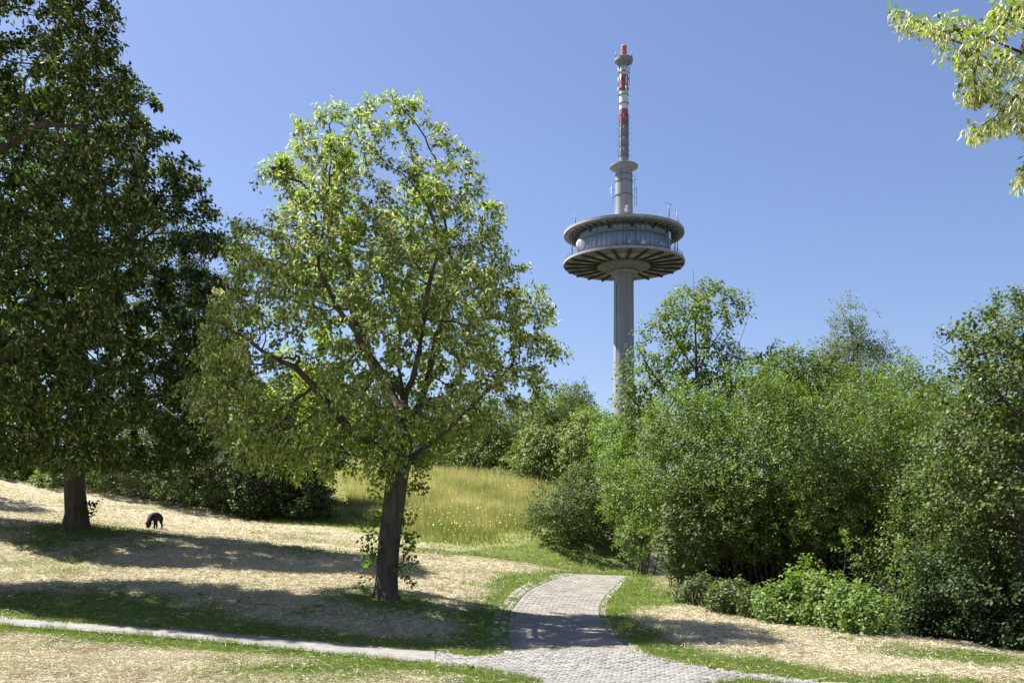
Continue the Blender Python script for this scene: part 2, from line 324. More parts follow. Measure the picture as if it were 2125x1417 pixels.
for r_i, u in enumerate(sl):
    a = np.array([np.interp(u, range(n_), PLr[:, k]) for k in (0, 1)]); b = np.array([np.interp(u, range(n_), PRr[:, k]) for k in (0, 1)])
    L = np.linalg.norm(b - a); k = max(3, int(L / .2)); d = (b - a) / L
    for j in range(k + 1):
        t0 = max(0, (j - .5 * (r_i % 2)) / k); t1 = min(1, (j + 1 - .5 * (r_i % 2)) / k)
        if t1 - t0 < .02: continue
        c = a + d * L * (t0 + t1) / 2; cx.append(c[0]); cy.append(c[1]); an.append(math.atan2(d[1], d[0])); sx.append(L * (t1 - t0) - .006); sy.append(.149)
lay_stones(path, 'paver', 'paver_rows', *map(np.array, (cx, cy, an, sx, sy)), M['paver'], 0.0, 300, 3)
# setts on the crossing
jx, jy = np.meshgrid(np.arange(-3, 8, .125), np.arange(9, 17.5, .125)); jx = jx + .0625 * (np.arange(jx.shape[0]) % 2)[:, None]
th_ = -.14; jx, jy = jx.ravel(), jy.ravel(); c_, s_ = math.cos(th_), math.sin(th_)
jX = 1.5 + (jx - 1.5) * c_ - (jy - 13) * s_ + rng.normal(0, .007, len(jx)); jY = 13 + (jx - 1.5) * s_ + (jy - 13) * c_ + rng.normal(0, .007, len(jx))
ok = in_poly(jX, jY, JUNC); jX, jY = jX[ok], jY[ok]; k = len(jX)
jt = np.linspace(0, 1, 40)
jo = raw_mesh('sett_crossing', np.column_stack([JUNC, H(JUNC[:, 0], JUNC[:, 1]) - .03]), np.arange(len(JUNC))[None, ::-1])
# bed follows the ground: a small grid clipped to the crossing
bx, by = np.meshgrid(np.arange(-2.4, 7.4, .2), np.arange(9.6, 17, .2)); bi = np.arange(bx.size).reshape(bx.shape)
bq = np.stack([bi[:-1, :-1], bi[:-1, 1:], bi[1:, 1:], bi[1:, :-1]], -1).reshape(-1, 4); bxf, byf = bx.ravel(), by.ravel()
inn = in_poly(bxf, byf, JUNC); bq = bq[inn[bq].all(1)]
jo = raw_mesh('sett_crossing', np.column_stack([bxf, byf, H(bxf, byf) - .009]), bq)
junction = tag(link('sett_crossing', jo, M['bed']), kind='structure')
lay_stones(junction, 'sett', 'sett_field', jX, jY, th_ + rng.normal(0, .05, k), rng.uniform(.110, .122, k), rng.uniform(.110, .121, k), M['sett'], .003, 300, 5)
nS = 90; SUr = resample(SU, .01); SDr = resample(SD, .01); SUr = SUr[np.linspace(0, len(SUr) - 1, nS).astype(int)]; SDr = SDr[np.linspace(0, len(SDr) - 1, nS).astype(int)]
side = sheet('side_path', SUr, SDr, .012, M['asphalt'])
def edging(parent, P, rows, out, seed, w=.15, ln=.2):
    r = np.random.default_rng(seed); Q = resample(P, ln); T = unit(np.gradient(Q, axis=0)); N = np.stack([-T[:, 1], T[:, 0]], 1) * out
    cx, cy, an, sx, sy = [], [], [], [], []
    for k in range(rows):
        for i in range(len(Q)):
            c = Q[i] + N[i] * (w * (k + .55)) + T[i] * (ln * .5 * (k % 2)) + r.normal(0, .008, 2)
            cx.append(c[0]); cy.append(c[1]); an.append(math.atan2(T[i, 1], T[i, 0]) + r.normal(0, .04)); sx.append(ln * r.uniform(.84, .95)); sy.append(w * r.uniform(.84, .94))
    lay_stones(parent, 'edging_stone', 'edging_rows', *map(np.array, (cx, cy, an, sx, sy)), M['edging'], .003, 150, seed)
edging(path, PL[:-14], 2, 1, 21); edging(path, PR[:-14], 1, -1, 22); edging(junction, chaikin(JUNC[4:8], 2), 1, 1, 23); edging(junction, chaikin(JUNC[14:17], 2), 1, 1, 24)

# ------------------------------------------------------------------ television tower
TX, TD = (1294.5 - CXP) / FPX * 215.7, 215.7
def tz(py): return EYE + (HOR - py) * TD / FPX
M['concrete'] = plain_mat('tower_concrete', (.27, .272, .275), .9, .30, .8, 0, vec_scale=(1, 1, .07))
M['concrete_dark'] = plain_mat('stained_concrete', (.21, .195, .18), .9, .3, .7)
M['rim'] = plain_mat('pale_concrete_rim', (.36, .35, .33), .9, .25, .8)
M['soffit'] = plain_mat('soffit_panel', (.37, .34, .295), .9, .15, .5)
M['rib'] = plain_mat('dark_rib', (.05, .046, .043), .9, .2, 1)
M['clad'] = plain_mat('blue_grey_cladding', (.27, .335, .415), .5, .1, .8)
M['clad_frame'] = plain_mat('cladding_frame', (.10, .12, .14), .6, .1, .8)
M['steel'] = plain_mat('dark_galvanised_steel', (.13, .14, .15), .55, .2, 2)
M['grey'] = plain_mat('mast_grey', (.235, .245, .245), .6, .15, 1.2, vec_scale=(1, 1, .3))
M['white'] = plain_mat('white_paint', (.66, .67, .67), .5, .06, 1)
M['red'] = plain_mat('faded_red_paint', (.36, .09, .085), .55, .15, 1)
M['orange'] = plain_mat('orange_paint', (.5, .15, .06), .55, .15, 2)
M['glass'] = plain_mat('dark_window', (.03, .04, .05), .15, .1, 1)
tower = empty('telecom_tower', (TX, TD, float(H(TX, TD))), 'tall concrete telecom tower with a double disc and a red and white mast', 'tower')
tb = Vector(tower.location)
def lathe(prof, seg=64, caps=True):
    prof = np.array(prof, float); a = np.arange(seg) * 2 * math.pi / seg
    V = np.concatenate([np.column_stack([r * np.cos(a), r * np.sin(a), np.full(seg, z)]) for r, z in prof]); F = []
    for i in range(len(prof) - 1):
        for j in range(seg): F.append((i * seg + j, i * seg + (j + 1) % seg, (i + 1) * seg + (j + 1) % seg, (i + 1) * seg + j))
    return V, F
def tlathe(name, prof, mat, parent=tower, seg=64, sm=True):
    prof = [(r, z - tb.z) for r, z in prof]; V, F = lathe(prof, seg)
    me = raw_mesh(name, V, np.array(F)); o = link(name, me, mat, parent)
    if sm:
        me.polygons.foreach_set('use_smooth', np.ones(len(F), bool)); me.set_sharp_from_angle(angle=R(30))
    return o
def box_mesh(name, sx, sy, sz, mat, c=(0, 0, 0)):
    v = np.array([(x, y, z) for z in (-.5, .5) for y in (-.5, .5) for x in (-.5, .5)]) * (sx, sy, sz) + c
    me = raw_mesh(name, v, np.array([(0, 2, 3, 1), (4, 5, 7, 6), (0, 1, 5, 4), (2, 6, 7, 3), (0, 4, 6, 2), (1, 3, 7, 5)])); me.materials.append(mat); return me
def put(name, me, parent, r, ang, z, tilt=0):
    o = bpy.data.objects.new(name, me); COL.objects.link(o); o.parent = parent
    o.matrix_local = Matrix.Rotation(ang, 4, 'Z') @ Matrix.Translation((r, 0, z - tb.z)) @ Matrix.Rotation(tilt, 4, 'Y'); return o
FR = -math.pi / 2                                       # angle that faces the camera
zL, zU = tz(551), tz(490)
shaft = tlathe('shaft', [(3.2, tb.z - .3), (2.75, tb.z + 12), (2.32, tz(820)), (2.2, tz(700)), (2.1, zL)], M['concrete'], seg=72)
put('ladder_rail', box_mesh('ladder_rail', .08, .08, 20, M['steel']), shaft, 2.22, FR - .9, tz(690))
tlathe('collar', [(2.14, zL - 2.1), (2.75, zL - 1.95), (2.98, zL - 1.7), (2.98, zL - 1.5), (2.6, zL - 1.45), (2.6, zL - 1.1)], M['concrete'])
lower = tlathe('lower_platform', [(2.12, zL - 1.35), (3.6, zL - 1.2), (5.75, zL - .38), (5.75, zL - .02), (12.98, zL), (13.05, zL + .04), (13.05, zL + .55), (12.9, zL + .58), (9, zL + .75)], M['concrete_dark'], seg=96)
tlathe('rim', [(13.03, zL + .03), (13.09, zL + .06), (13.09, zL + .56), (12.7, zL + .62)], M['rim'], lower, 96)
def wedge(name, r0, r1, da, z0, z1, mat, k=4):
    a = np.linspace(-da / 2, da / 2, k); V = []
    for z in (z0, z1):
        for r in (r0, r1): V += [(r * math.cos(t), r * math.sin(t), z) for t in a]
    V = np.array(V); g = lambda lv, rr, i: lv * 2 * k + rr * k + i; F = []
    for i in range(k - 1):
        F += [(g(0, 0, i), g(0, 0, i + 1), g(0, 1, i + 1), g(0, 1, i)), (g(1, 0, i), g(1, 1, i), g(1, 1, i + 1), g(1, 0, i + 1)), (g(0, 0, i), g(1, 0, i), g(1, 0, i + 1), g(0, 0, i + 1)), (g(0, 1, i), g(0, 1, i + 1), g(1, 1, i + 1), g(1, 1, i))]
    F += [(g(0, 0, 0), g(0, 1, 0), g(1, 1, 0), g(1, 0, 0)), (g(0, 0, k - 1), g(1, 0, k - 1), g(1, 1, k - 1), g(0, 1, k - 1))]
    me = raw_mesh(name, V, np.array(F)); me.materials.append(mat); return me
NR = 22
rib = box_mesh('rib', 6.9, .30, .42, M['rib']); pan = wedge('soffit_panel', 6.0, 9.7, 2 * math.pi / NR - .07, -.06, 0, M['soffit']); pan2 = wedge('outer_soffit_panel', 9.8, 12.8, 2 * math.pi / NR - .035, -.04, 0, M['concrete_dark'])
for i in range(NR):
    a = (i + .5) * 2 * math.pi / NR
    put('rib', rib, lower, 9.3, a, zL - .2); put('soffit_panel', pan, lower, 0, a + math.pi / NR, zL - .01); put('outer_soffit_panel', pan2, lower, 0, a + math.pi / NR, zL - .012)
drum = tlathe('drum', [(10.0, zL + .6), (10.0, zU + .1)], M['clad_frame'], seg=96)
ND = 54; dh = zU - zL
pl = wedge('lower_panel', 10.0, 10.09, 2 * math.pi / ND - .006, 0, dh * .58, M['clad'], 3); pu = wedge('upper_panel', 10.0, 10.08, 2 * math.pi / ND - .008, 0, dh * .2, M['clad'], 3)
wn_ = wedge('window', 10.0, 10.12, 2 * math.pi / ND * .55, 0, .7, M['glass'], 3); rung = wedge('vent_slot', 10.05, 10.14, 2 * math.pi / ND * .6, 0, .09, M['clad_frame'], 3)
for i in range(ND):
    a = i * 2 * math.pi / ND
    put('lower_panel', pl, drum, 0, a, zL + .75); put('upper_panel', pu, drum, 0, a, zL + .75 + dh * .66)
    if i % 4 == 1: put('window', wn_, drum, 0, a, zL + 1.0 + dh * .66)
    if i % 9 in (2, 4):
        for q in range(5): put('vent_slot', rung, drum, 0, a, zL + 1.1 + q * .55)
tlathe('drum_ledge', [(10.08, zL + .75 + dh * .595), (10.4, zL + .75 + dh * .6), (10.4, zL + .75 + dh * .635), (10.08, zL + .75 + dh * .64)], M['grey'], drum, 96)
upper = tlathe('upper_platform', [(9.9, zU - .02), (12.8, zU), (12.92, zU + .05), (12.92, zU + .62), (12.7, zU + .68), (1.9, zU + 1.1)], M['concrete'], seg=96)
tlathe('rim', [(12.9, zU + .03), (12.97, zU + .06), (12.97, zU + .62), (12.6, zU + .7)], M['rim'], upper, 96)
br = box_mesh('bracket', 1.7, .26, .5, M['steel'])
for i in range(44): put('bracket', br, upper, 11.0, i * 2 * math.pi / 44, zU - .27)
post = box_mesh('post', .17, .17, zU - zL - .7, M['steel'])
for a in (-35, -4.0, 6.3, 41, 46, 72, -78, 100, 130, 165, 200, 235): put('post', post, lower, 11.6, FR + R(a), (zL + zU) / 2 + .3)
rail = box_mesh('railing_post', .06, .06, 1.0, M['steel'])
for i in range(60): put('railing_post', rail, lower, 12.7, i * 2 * math.pi / 60, zL + 1.05)
for hh in (1.0, 1.5): tlathe('railing', [(12.68, zL + hh), (12.74, zL + hh), (12.74, zL + hh + .05), (12.68, zL + hh + .05)], M['steel'], lower, 96)
def front_z(z, r, ang): return EYE + (z - EYE) * (TD + r * math.sin(ang)) / TD     # a height read at the axis, moved to radius r
def dish(parent, r, ang, z, rad, face=None):
    if z < zU: z = front_z(z, r, ang)
    V, F = lathe([(.02, -.25 * rad), (rad * .55, -.2 * rad), (rad, 0), (rad, .22 * rad), (rad * .96, .3 * rad), (rad * .6, .33 * rad), (.02, .34 * rad)], 28)
    V = V[:, [2, 0, 1]]; me = raw_mesh('dish', V, np.array(F), smooth_=True); o = link('dish', me, M['white'], parent)
    o.matrix_local = Matrix.Translation((r * math.cos(ang), r * math.sin(ang), z - tb.z)) @ Matrix.Rotation(FR if face is None else face, 4, 'Z')
    V, F = lathe([(.06, -.9), (.06, 0)], 8); mo = link('dish_arm', raw_mesh('dish_arm', V[:, [2, 0, 1]], np.array(F)), M['steel'], o); return o
dish(lower, 11.6, FR - R(57), tz(507), 1.02, FR - .55); dish(lower, 11.5, FR - R(1), tz(501), .3); dish(lower, 11.7, FR + R(13.5), tz(503), .48); dish(lower, 11.6, FR + R(35), tz(506), .3); dish(lower, 11.5, FR + R(40), tz(508), .25)
put('antenna_panel', box_mesh('antenna_panel', .25, .55, 1.6, M['white']), lower, 11.9, FR + R(46.5), front_z(tz(489), 11.9, FR + R(46.5)))
pole = box_mesh('roof_antenna', .14, .14, 3.2, M['steel'])
for a, z, k in ((-62, 1.4, 1), (58, 1.4, 1), (43, 2.4, 1.0)): put('roof_antenna', pole, upper, 12.3, FR + R(a), zU + z)
put('antenna_arm', box_mesh('antenna_arm', .08, 2.2, .08, M['steel']), upper, 12.3, FR + R(43), zU + 3.9)
dish(upper, 12.4, FR + R(60), zU + 1.2, .38, FR + .7)
us = tlathe('upper_shaft', [(2.0, zU + 1.0), (1.98, zU + 2), (1.82, tz(352))], M['concrete'], seg=56)
for py in (432 - 24, 432 - 53, 432 - 66): 
    r_ = np.interp(py, [352, 450], [1.82, 2.0]); tlathe('clamp_ring', [(r_, tz(py)), (r_ + .08, tz(py)), (r_ + .08, tz(py) + .14), (r_, tz(py) + .14)], M['steel'], us, 48)
dish(us, 2.35, FR + .17, tz(436), .3); dish(us, 2.35, FR + .13, tz(443.5), .4)
for a in (-84, 80):
    put('antenna_rail', box_mesh('antenna_rail', .07, .07, 7.2, M['steel']), us, 2.35, FR + R(a), tz(396))
    put('antenna_rail', box_mesh('antenna_rail2', .09, .09, 4.2, M['white' if a < 0 else 'steel']), us, 2.75, FR + R(a), tz(409))
    for z in (375, 395, 412): put('stand_off', box_mesh('stand_off', .9, .06, .06, M['steel']), us, 2.3, FR + R(a), tz(z))
zS = tz(349)
tlathe('small_platform', [(1.83, zS - .5), (2.3, zS - .1), (2.98, zS), (3.07, zS + .06), (3.07, zS + .42), (2.9, zS + .5), (1.0, zS + .55)], M['grey'], seg=64)
mast = tlathe('mast', [(1.02, tz(344)), (1.0, tz(262))], M['grey'], seg=40)
tlathe('red_band', [(.985, tz(262)), (.97, tz(229))], M['red'], mast, 40); tlathe('white_band', [(.97, tz(229)), (.96, tz(193))], M['white'], mast, 40)
tlathe('red_band', [(.96, tz(193)), (.95, tz(158))], M['red'], mast, 40); tlathe('white_band', [(.95, tz(158)), (.94, tz(140))], M['white'], mast, 40)
for py in (339, 326, 306, 285, 263, 241, 217, 199, 186, 165, 152):
    tlathe('mast_ring', [(.94, tz(py)), (1.1, tz(py)), (1.1, tz(py) + .14), (.94, tz(py) + .14)], M['steel'], mast, 32)
arm = box_mesh('dipole_arm', .85, .05, .05, M['steel']); lt = box_mesh('marker_light', .12, .12, .16, M['white']); ps = box_mesh('cable_tray', .07, .07, 2.0, M['steel'])
for py in (250, 273, 296, 318):
    put('marker_light', lt, mast, 1.08, FR + .28, tz(py))
    for a in (-90, 90):
        for t in (-.8, .8): put('dipole_arm', arm, mast, 1.35, FR + R(a), tz(py + (5 if t > 0 else -5)), t)
    for k in range(10): put('cable_tray', ps, mast, 1.06, k * 2 * math.pi / 10 + .2, tz(py))
ant = box_mesh('antenna_panel', .14, .3, 1.75, M['white'])
for py in (150, 170, 190):
    for k in range(6):
        if py == 190 and k % 2: continue
        put('antenna_panel', ant, mast, 1.2, FR + R(20 + 60 * k + (0 if py != 150 else 8)), tz(py))
zT = tz(130)
tlathe('mast_head', [(.94, tz(141)), (.98, tz(137)), (1.75, zT - .1), (1.95, zT + .1), (1.97, zT + .75), (1.8, zT + .85), (.6, zT + .85)], M['grey'], seg=48)
for k in range(7): put('head_bracket', box_mesh('head_bracket', .08, .08, 1.5, M['steel']), tower, 1.35, k * 2 * math.pi / 7, zT - .9, .55)
cap = tlathe('orange_cap', [(.63, zT + .8), (.62, tz(97)), (.5, tz(95.5)), (.05, tz(95))], M['orange'], seg=32)
put('cap_antenna', box_mesh('cap_antenna', .05, .05, .8, M['red']), cap, 0, 0, tz(93))
for k, a in enumerate((-92, -78, 75, 90, 105, 180)):
    put('head_antenna', box_mesh('head_antenna', .1, .1, 1.3 + .5 * (k % 2), M['steel']), tower, 1.75, FR + R(a), zT + 1.5)

# ------------------------------------------------------------------ vegetation tools
T4V = np.array([(0, 0, 0), (-.5, .38, .07), (0, .45, -.05), (.5, .38, .07), (0, 1, -.06)]); T4F = np.array([(0, 2, 1), (0, 3, 2), (1, 2, 4), (2, 3, 4)])
T2V = np.array([(0, 0, 0), (-.5, .45, .08), (.5, .45, .08), (0, 1, -.03)]); T2F = np.array([(0, 3, 1), (0, 2, 3)])
def leaves(name, pos, ax, nr, size, wr, mat, parent, base, tint, tpl=2):
    TV, TF = (T4V, T4F) if tpl == 4 else (T2V, T2F)
    ax = unit(ax); b = unit(np.cross(nr, ax)); n = np.cross(ax, b); size = np.broadcast_to(size, (len(pos),))
    V = pos[:, None] - np.asarray(base) + size[:, None, None] * (TV[None, :, 0:1] * wr * b[:, None] + TV[None, :, 1:2] * ax[:, None] + TV[None, :, 2:3] * n[:, None])
    k = len(TV); F = (TF[None] + (np.arange(len(pos)) * k)[:, None, None]).reshape(-1, 3)
    return link(name, raw_mesh(name, V.reshape(-1, 3), F, np.repeat(tint, len(TF))), mat, parent)
def tubes(name, A, B, ra, rb, da, db, mat, parent, base, k=6):
    V, F = tube_geo(A, B, ra, rb, da, db, base, k); return link(name, raw_mesh(name, V, F, smooth_=True), mat, parent)
def tube_geo(A, B, ra, rb, da, db, base, k):
    """tapered tubes from A to B; da, db are ring directions"""
    if len(A) == 0: return np.zeros((0, 3)), np.zeros((0, 4), int)
    def ring(P, d, r):
        ref = np.where(abs(d[:, 2:3]) > .9, np.array([[1., 0, 0]]), np.array([[0, 0, 1.]])); u = unit(np.cross(d, ref)); v = np.cross(d, u)
        t = np.arange(k) * 2 * math.pi / k
        return P[:, None] + r[:, None, None] * (np.cos(t)[None, :, None] * u[:, None] + np.sin(t)[None, :, None] * v[:, None])
    V = np.concatenate([ring(A, da, ra), ring(B, db, rb)], 1).reshape(-1, 3) - np.asarray(base)
    i = np.arange(k); f = np.stack([i, (i + 1) % k, k + (i + 1) % k, k + i], 1)
    F = (f[None] + (np.arange(len(A)) * 2 * k)[:, None, None]).reshape(-1, 4)
    return V, F
def colonize(nodes, parents, att, step, infl, kill, iters=140, bias=(0, 0, .05)):
    P = [np.array(p, float) for p in nodes]; par = list(parents); att = np.array(att)
    nd = np.full(len(att), 1e9); ni = np.zeros(len(att), int); start = 0; bias = np.array(bias)
    for _ in range(iters):
        new = np.array(P[start:])
        for c in range(0, len(new), 200):
            d = np.linalg.norm(att[:, None] - new[None, c:c + 200], axis=2); j = d.argmin(1); dm = d[np.arange(len(att)), j]
            up = dm < nd; nd[up] = dm[up]; ni[up] = start + c + j[up]
        keep = nd > kill; att, nd, ni = att[keep], nd[keep], ni[keep]
        start = len(P)
        act = nd < infl
        if not act.any(): break
        Pn = np.array(P); s = np.zeros_like(Pn); dirs = unit(att[act] - Pn[ni[act]]); np.add.at(s, ni[act], dirs)
        for i in np.unique(ni[act]):
            v = s[i] / max(np.linalg.norm(s[i]), 1e-6) + bias + rng.normal(0, .12, 3); v /= np.linalg.norm(v)
            P.append(P[i] + v * step); par.append(i)
        if len(P) > 14000: break
    return np.array(P), np.array(par)
def skeleton(P, par, rtrunk, rtip=.006):
    n = len(P); cnt = np.zeros(n); child = np.zeros(n, int)
    for i in range(n - 1, 0, -1):
        if child[i] == 0: cnt[i] += 1
        cnt[par[i]] += cnt[i]; child[par[i]] += 1
    pw = math.log(max(cnt[0], 2)) / math.log(rtrunk / rtip); rad = rtip * np.maximum(cnt, 1) ** (1 / pw)
    return cnt, child, rad
def wood(P, par, cnt, rad, ntrunk, mat, tw, root, base):
    n = len(P); e = np.arange(1, n); A = P[par[e]]; B = P[e]; d = unit(B - A)
    best = {}
    for i in e:
        if par[i] not in best or cnt[i] > cnt[best[par[i]]]: best[par[i]] = i
    inc = np.zeros((n, 3)); inc[1:] = d; inc[0] = (0, 0, 1)
    for q in list(best): inc[q] = unit(inc[q] + d[best[q] - 1])
    main = np.array([best[par[i]] == i for i in e]); da = np.where(main[:, None], inc[par[e]], d); db = inc[e]
    ra = np.where(main, rad[par[e]], np.minimum(rad[par[e]], rad[e] * 1.15)); rb = rad[e]
    tr = e < ntrunk; big = ~tr & (rb > .022); sm = ~tr & ~big
    tubes('trunk', A[tr], B[tr], ra[tr], rb[tr], da[tr], db[tr], mat, root, base, 16)
    own = np.zeros(n, int)
    for i in e: own[i] = -1 if i < ntrunk else (i if own[par[i]] <= 0 else own[par[i]])
    for b_ in np.unique(own[e][~tr]):
        k1 = big & (own[e] == b_); k2 = sm & (own[e] == b_)
        V1, F1 = tube_geo(A[k1], B[k1], ra[k1], rb[k1], da[k1], db[k1], base, 7); V2, F2 = tube_geo(A[k2], B[k2], ra[k2], rb[k2], da[k2], db[k2], base, 4)
        link('branch', raw_mesh('branch', np.concatenate([V1, V2]), np.concatenate([F1, F2 + len(V1)]), smooth_=True), mat, root)
def shoot_leaves(T, D, per, ln, size, droop, r, up=.95, spread=.9):
    """leaves along little shoots that start at T and run along D"""
    n = len(T); t = (np.arange(per)[None] + r.uniform(0, 1, (n, per))) / per
    D = unit(D); ref = unit(r.normal(size=(n, 3))); u = unit(np.cross(D, ref)); v = np.cross(D, u)
    ph = np.arange(per)[None] * 2.4 + r.uniform(0, 6.28, (n, 1))
    rad = np.cos(ph)[..., None] * u[:, None] + np.sin(ph)[..., None] * v[:, None]
    pos = T[:, None] + D[:, None] * (t * ln)[..., None] + rad * .02 + np.array([0, 0, -1.]) * (droop * (t * ln) ** 2)[..., None]
    ax = rad * spread + D[:, None] * .55 + np.array([0, 0, -1.]) * droop + r.normal(0, .25, (n, per, 3))
    nr = np.array([0, 0, 1.]) * up + r.normal(0, .45, (n, per, 3)) + rad * .15
    s = size * r.uniform(.6, 1.15, (n, per)); tint = np.clip(r.normal(.45, .2, (n, per)) + (t - .5) * .35 + r.normal(0, .1, (n, 1)), 0, 1)
    return pos.reshape(-1, 3), ax.reshape(-1, 3), nr.reshape(-1, 3), s.ravel(), tint.ravel()
def crown_points(rows, d, cxm, n, r, flat=.9, noise_f=1.3, thr=-.25, hollow=.0, dshift=0., lobe=.13):
    """rows (py, left px, right px) of the crown's outline at distance d -> points in a rounded, gappy volume"""
    rows = np.array(rows, float); wv = Waves(int(r.integers(1e6)), noise_f); wl = Waves(int(r.integers(1e6)), 1.5); out = []
    py0, py1 = rows[:, 0].min(), rows[:, 0].max(); s = d / FPX
    while sum(map(len, out)) < n:
        k = n * 3; py = r.uniform(py0, py1, k); Lp = np.interp(py, rows[:, 0], rows[:, 1]); Rp = np.interp(py, rows[:, 0], rows[:, 2])
        c = (Lp + Rp) / 2; hw = (Rp - Lp) / 2; keep = r.uniform(0, 1, k) < (hw / hw.max()) ** 2
        a = r.uniform(0, 6.283, k); q = np.sqrt(r.uniform(hollow, 1, k)) * (1 + lobe * wl(np.stack([np.cos(a) * hw * s * .8, np.sin(a) * hw * s * .8, (py - py0) * s], 1)))
        x = (c - CXP) * s + hw * s * q * np.cos(a); y = d + dshift + hw * s * q * np.sin(a) * flat; z = EYE + (HOR - py) * s
        p = np.stack([x, y, z], 1); keep &= wv(p) > thr; out.append(p[keep])
    return np.concatenate(out)[:n]
def linden(label, base, init, par, rows, d, natt, rtr, per, lsize, ml, mb, seed, step=.22, infl=1.6, kill=.42, bract=.35, flat=.9, thr=-.25, tpl=4, name='linden_tree', hollow=.15, dshift=0., group=None, noise_f=1.3, maxcnt=3, droop=.45, ln=.30, lobe=.12, fill=.12):
    r = np.random.default_rng(seed); root = empty(name, base, label, 'tree', group)
    att = crown_points(rows, d, 0, natt, r, flat, noise_f, thr, hollow, dshift, lobe)
    P, pr = colonize(init, par, att, step, infl, kill); cnt, ch, rad = skeleton(P, pr, rtr)
    nt = sum(1 for q in init if q[2] < base[2] + .001 + rows_bottom(init, base)); k = trunk_count(init, par)
    rad[0] *= 1.5; rad[1] *= 1.12
    wood(P, pr, cnt, rad, k, M['bark'], M['twig'], root, base)
    tips = np.where((cnt <= maxcnt) | ((cnt < 60) & (r.random(len(P)) < fill)))[0]; tips = tips[tips >= len(init)]; D = unit(P[tips] - P[pr[tips]])
    c0 = att.mean(0); out = unit(P[tips] - c0); rp = max(1, int(per // 7)); T = np.repeat(P[tips], rp, 0) ; D = np.repeat(D * .6 + out * .35, rp, 0) + r.normal(0, .55, (len(tips) * rp, 3))
    pos, ax, nr, s, ti = shoot_leaves(T, D, 7, ln, lsize, droop, r)
    oc = unit((pos - c0) * np.array([1, 1, .6])); nr = nr * .75 + oc * .75
    cr = leaves('crown', pos, ax, nr, s, .8, ml, root, base, ti, tpl)
    if bract > 0:
        kk = r.random(len(pos)) < bract; pb = pos[kk] + r.normal(0, .04, (kk.sum(), 3)) + np.array([0, 0, .035]); ab = r.normal(0, .6, pb.shape) + np.array([0, 0, -.75]); nb = r.normal(0, .6, pb.shape) + np.array([-.35, -.1, .75])
        leaves('blossom_bracts', pb, ab, nb, lsize * r.uniform(.8, 1.35, len(pb)), .32, mb, root, base, np.clip(r.normal(.5, .25, len(pb)), 0, 1), 2)
    return root, P, pr, rad
def rows_bottom(init, base): return 0
def trunk_count(init, par):
    k = 1
    while k < len(init) and par[k] == k - 1: k += 1
    return k
def chain(points, start_index, first_parent):
    return points, [first_parent] + [start_index + i for i in range(len(points) - 1)]
def frame_of(px_list, d, limbs):
    """trunk pixels then limbs (parent trunk index, [(px,py,depth offset)...])"""
    P = [tuple(at(px, py, d)) for px, py in px_list]; par = [0] + list(range(len(P) - 1))
    par[0] = 0
    for pi, pts in limbs:
        last = pi
        for px, py, dd in pts: P.append(tuple(at(px, py, d + dd))); par.append(last); last = len(P) - 1
    return P, par
def ell(px, py, d, rpx, rpy, ry): c = at(px, py, d); return (c[0], c[1], c[2], rpx * d / FPX, ry, rpy * d / FPX)
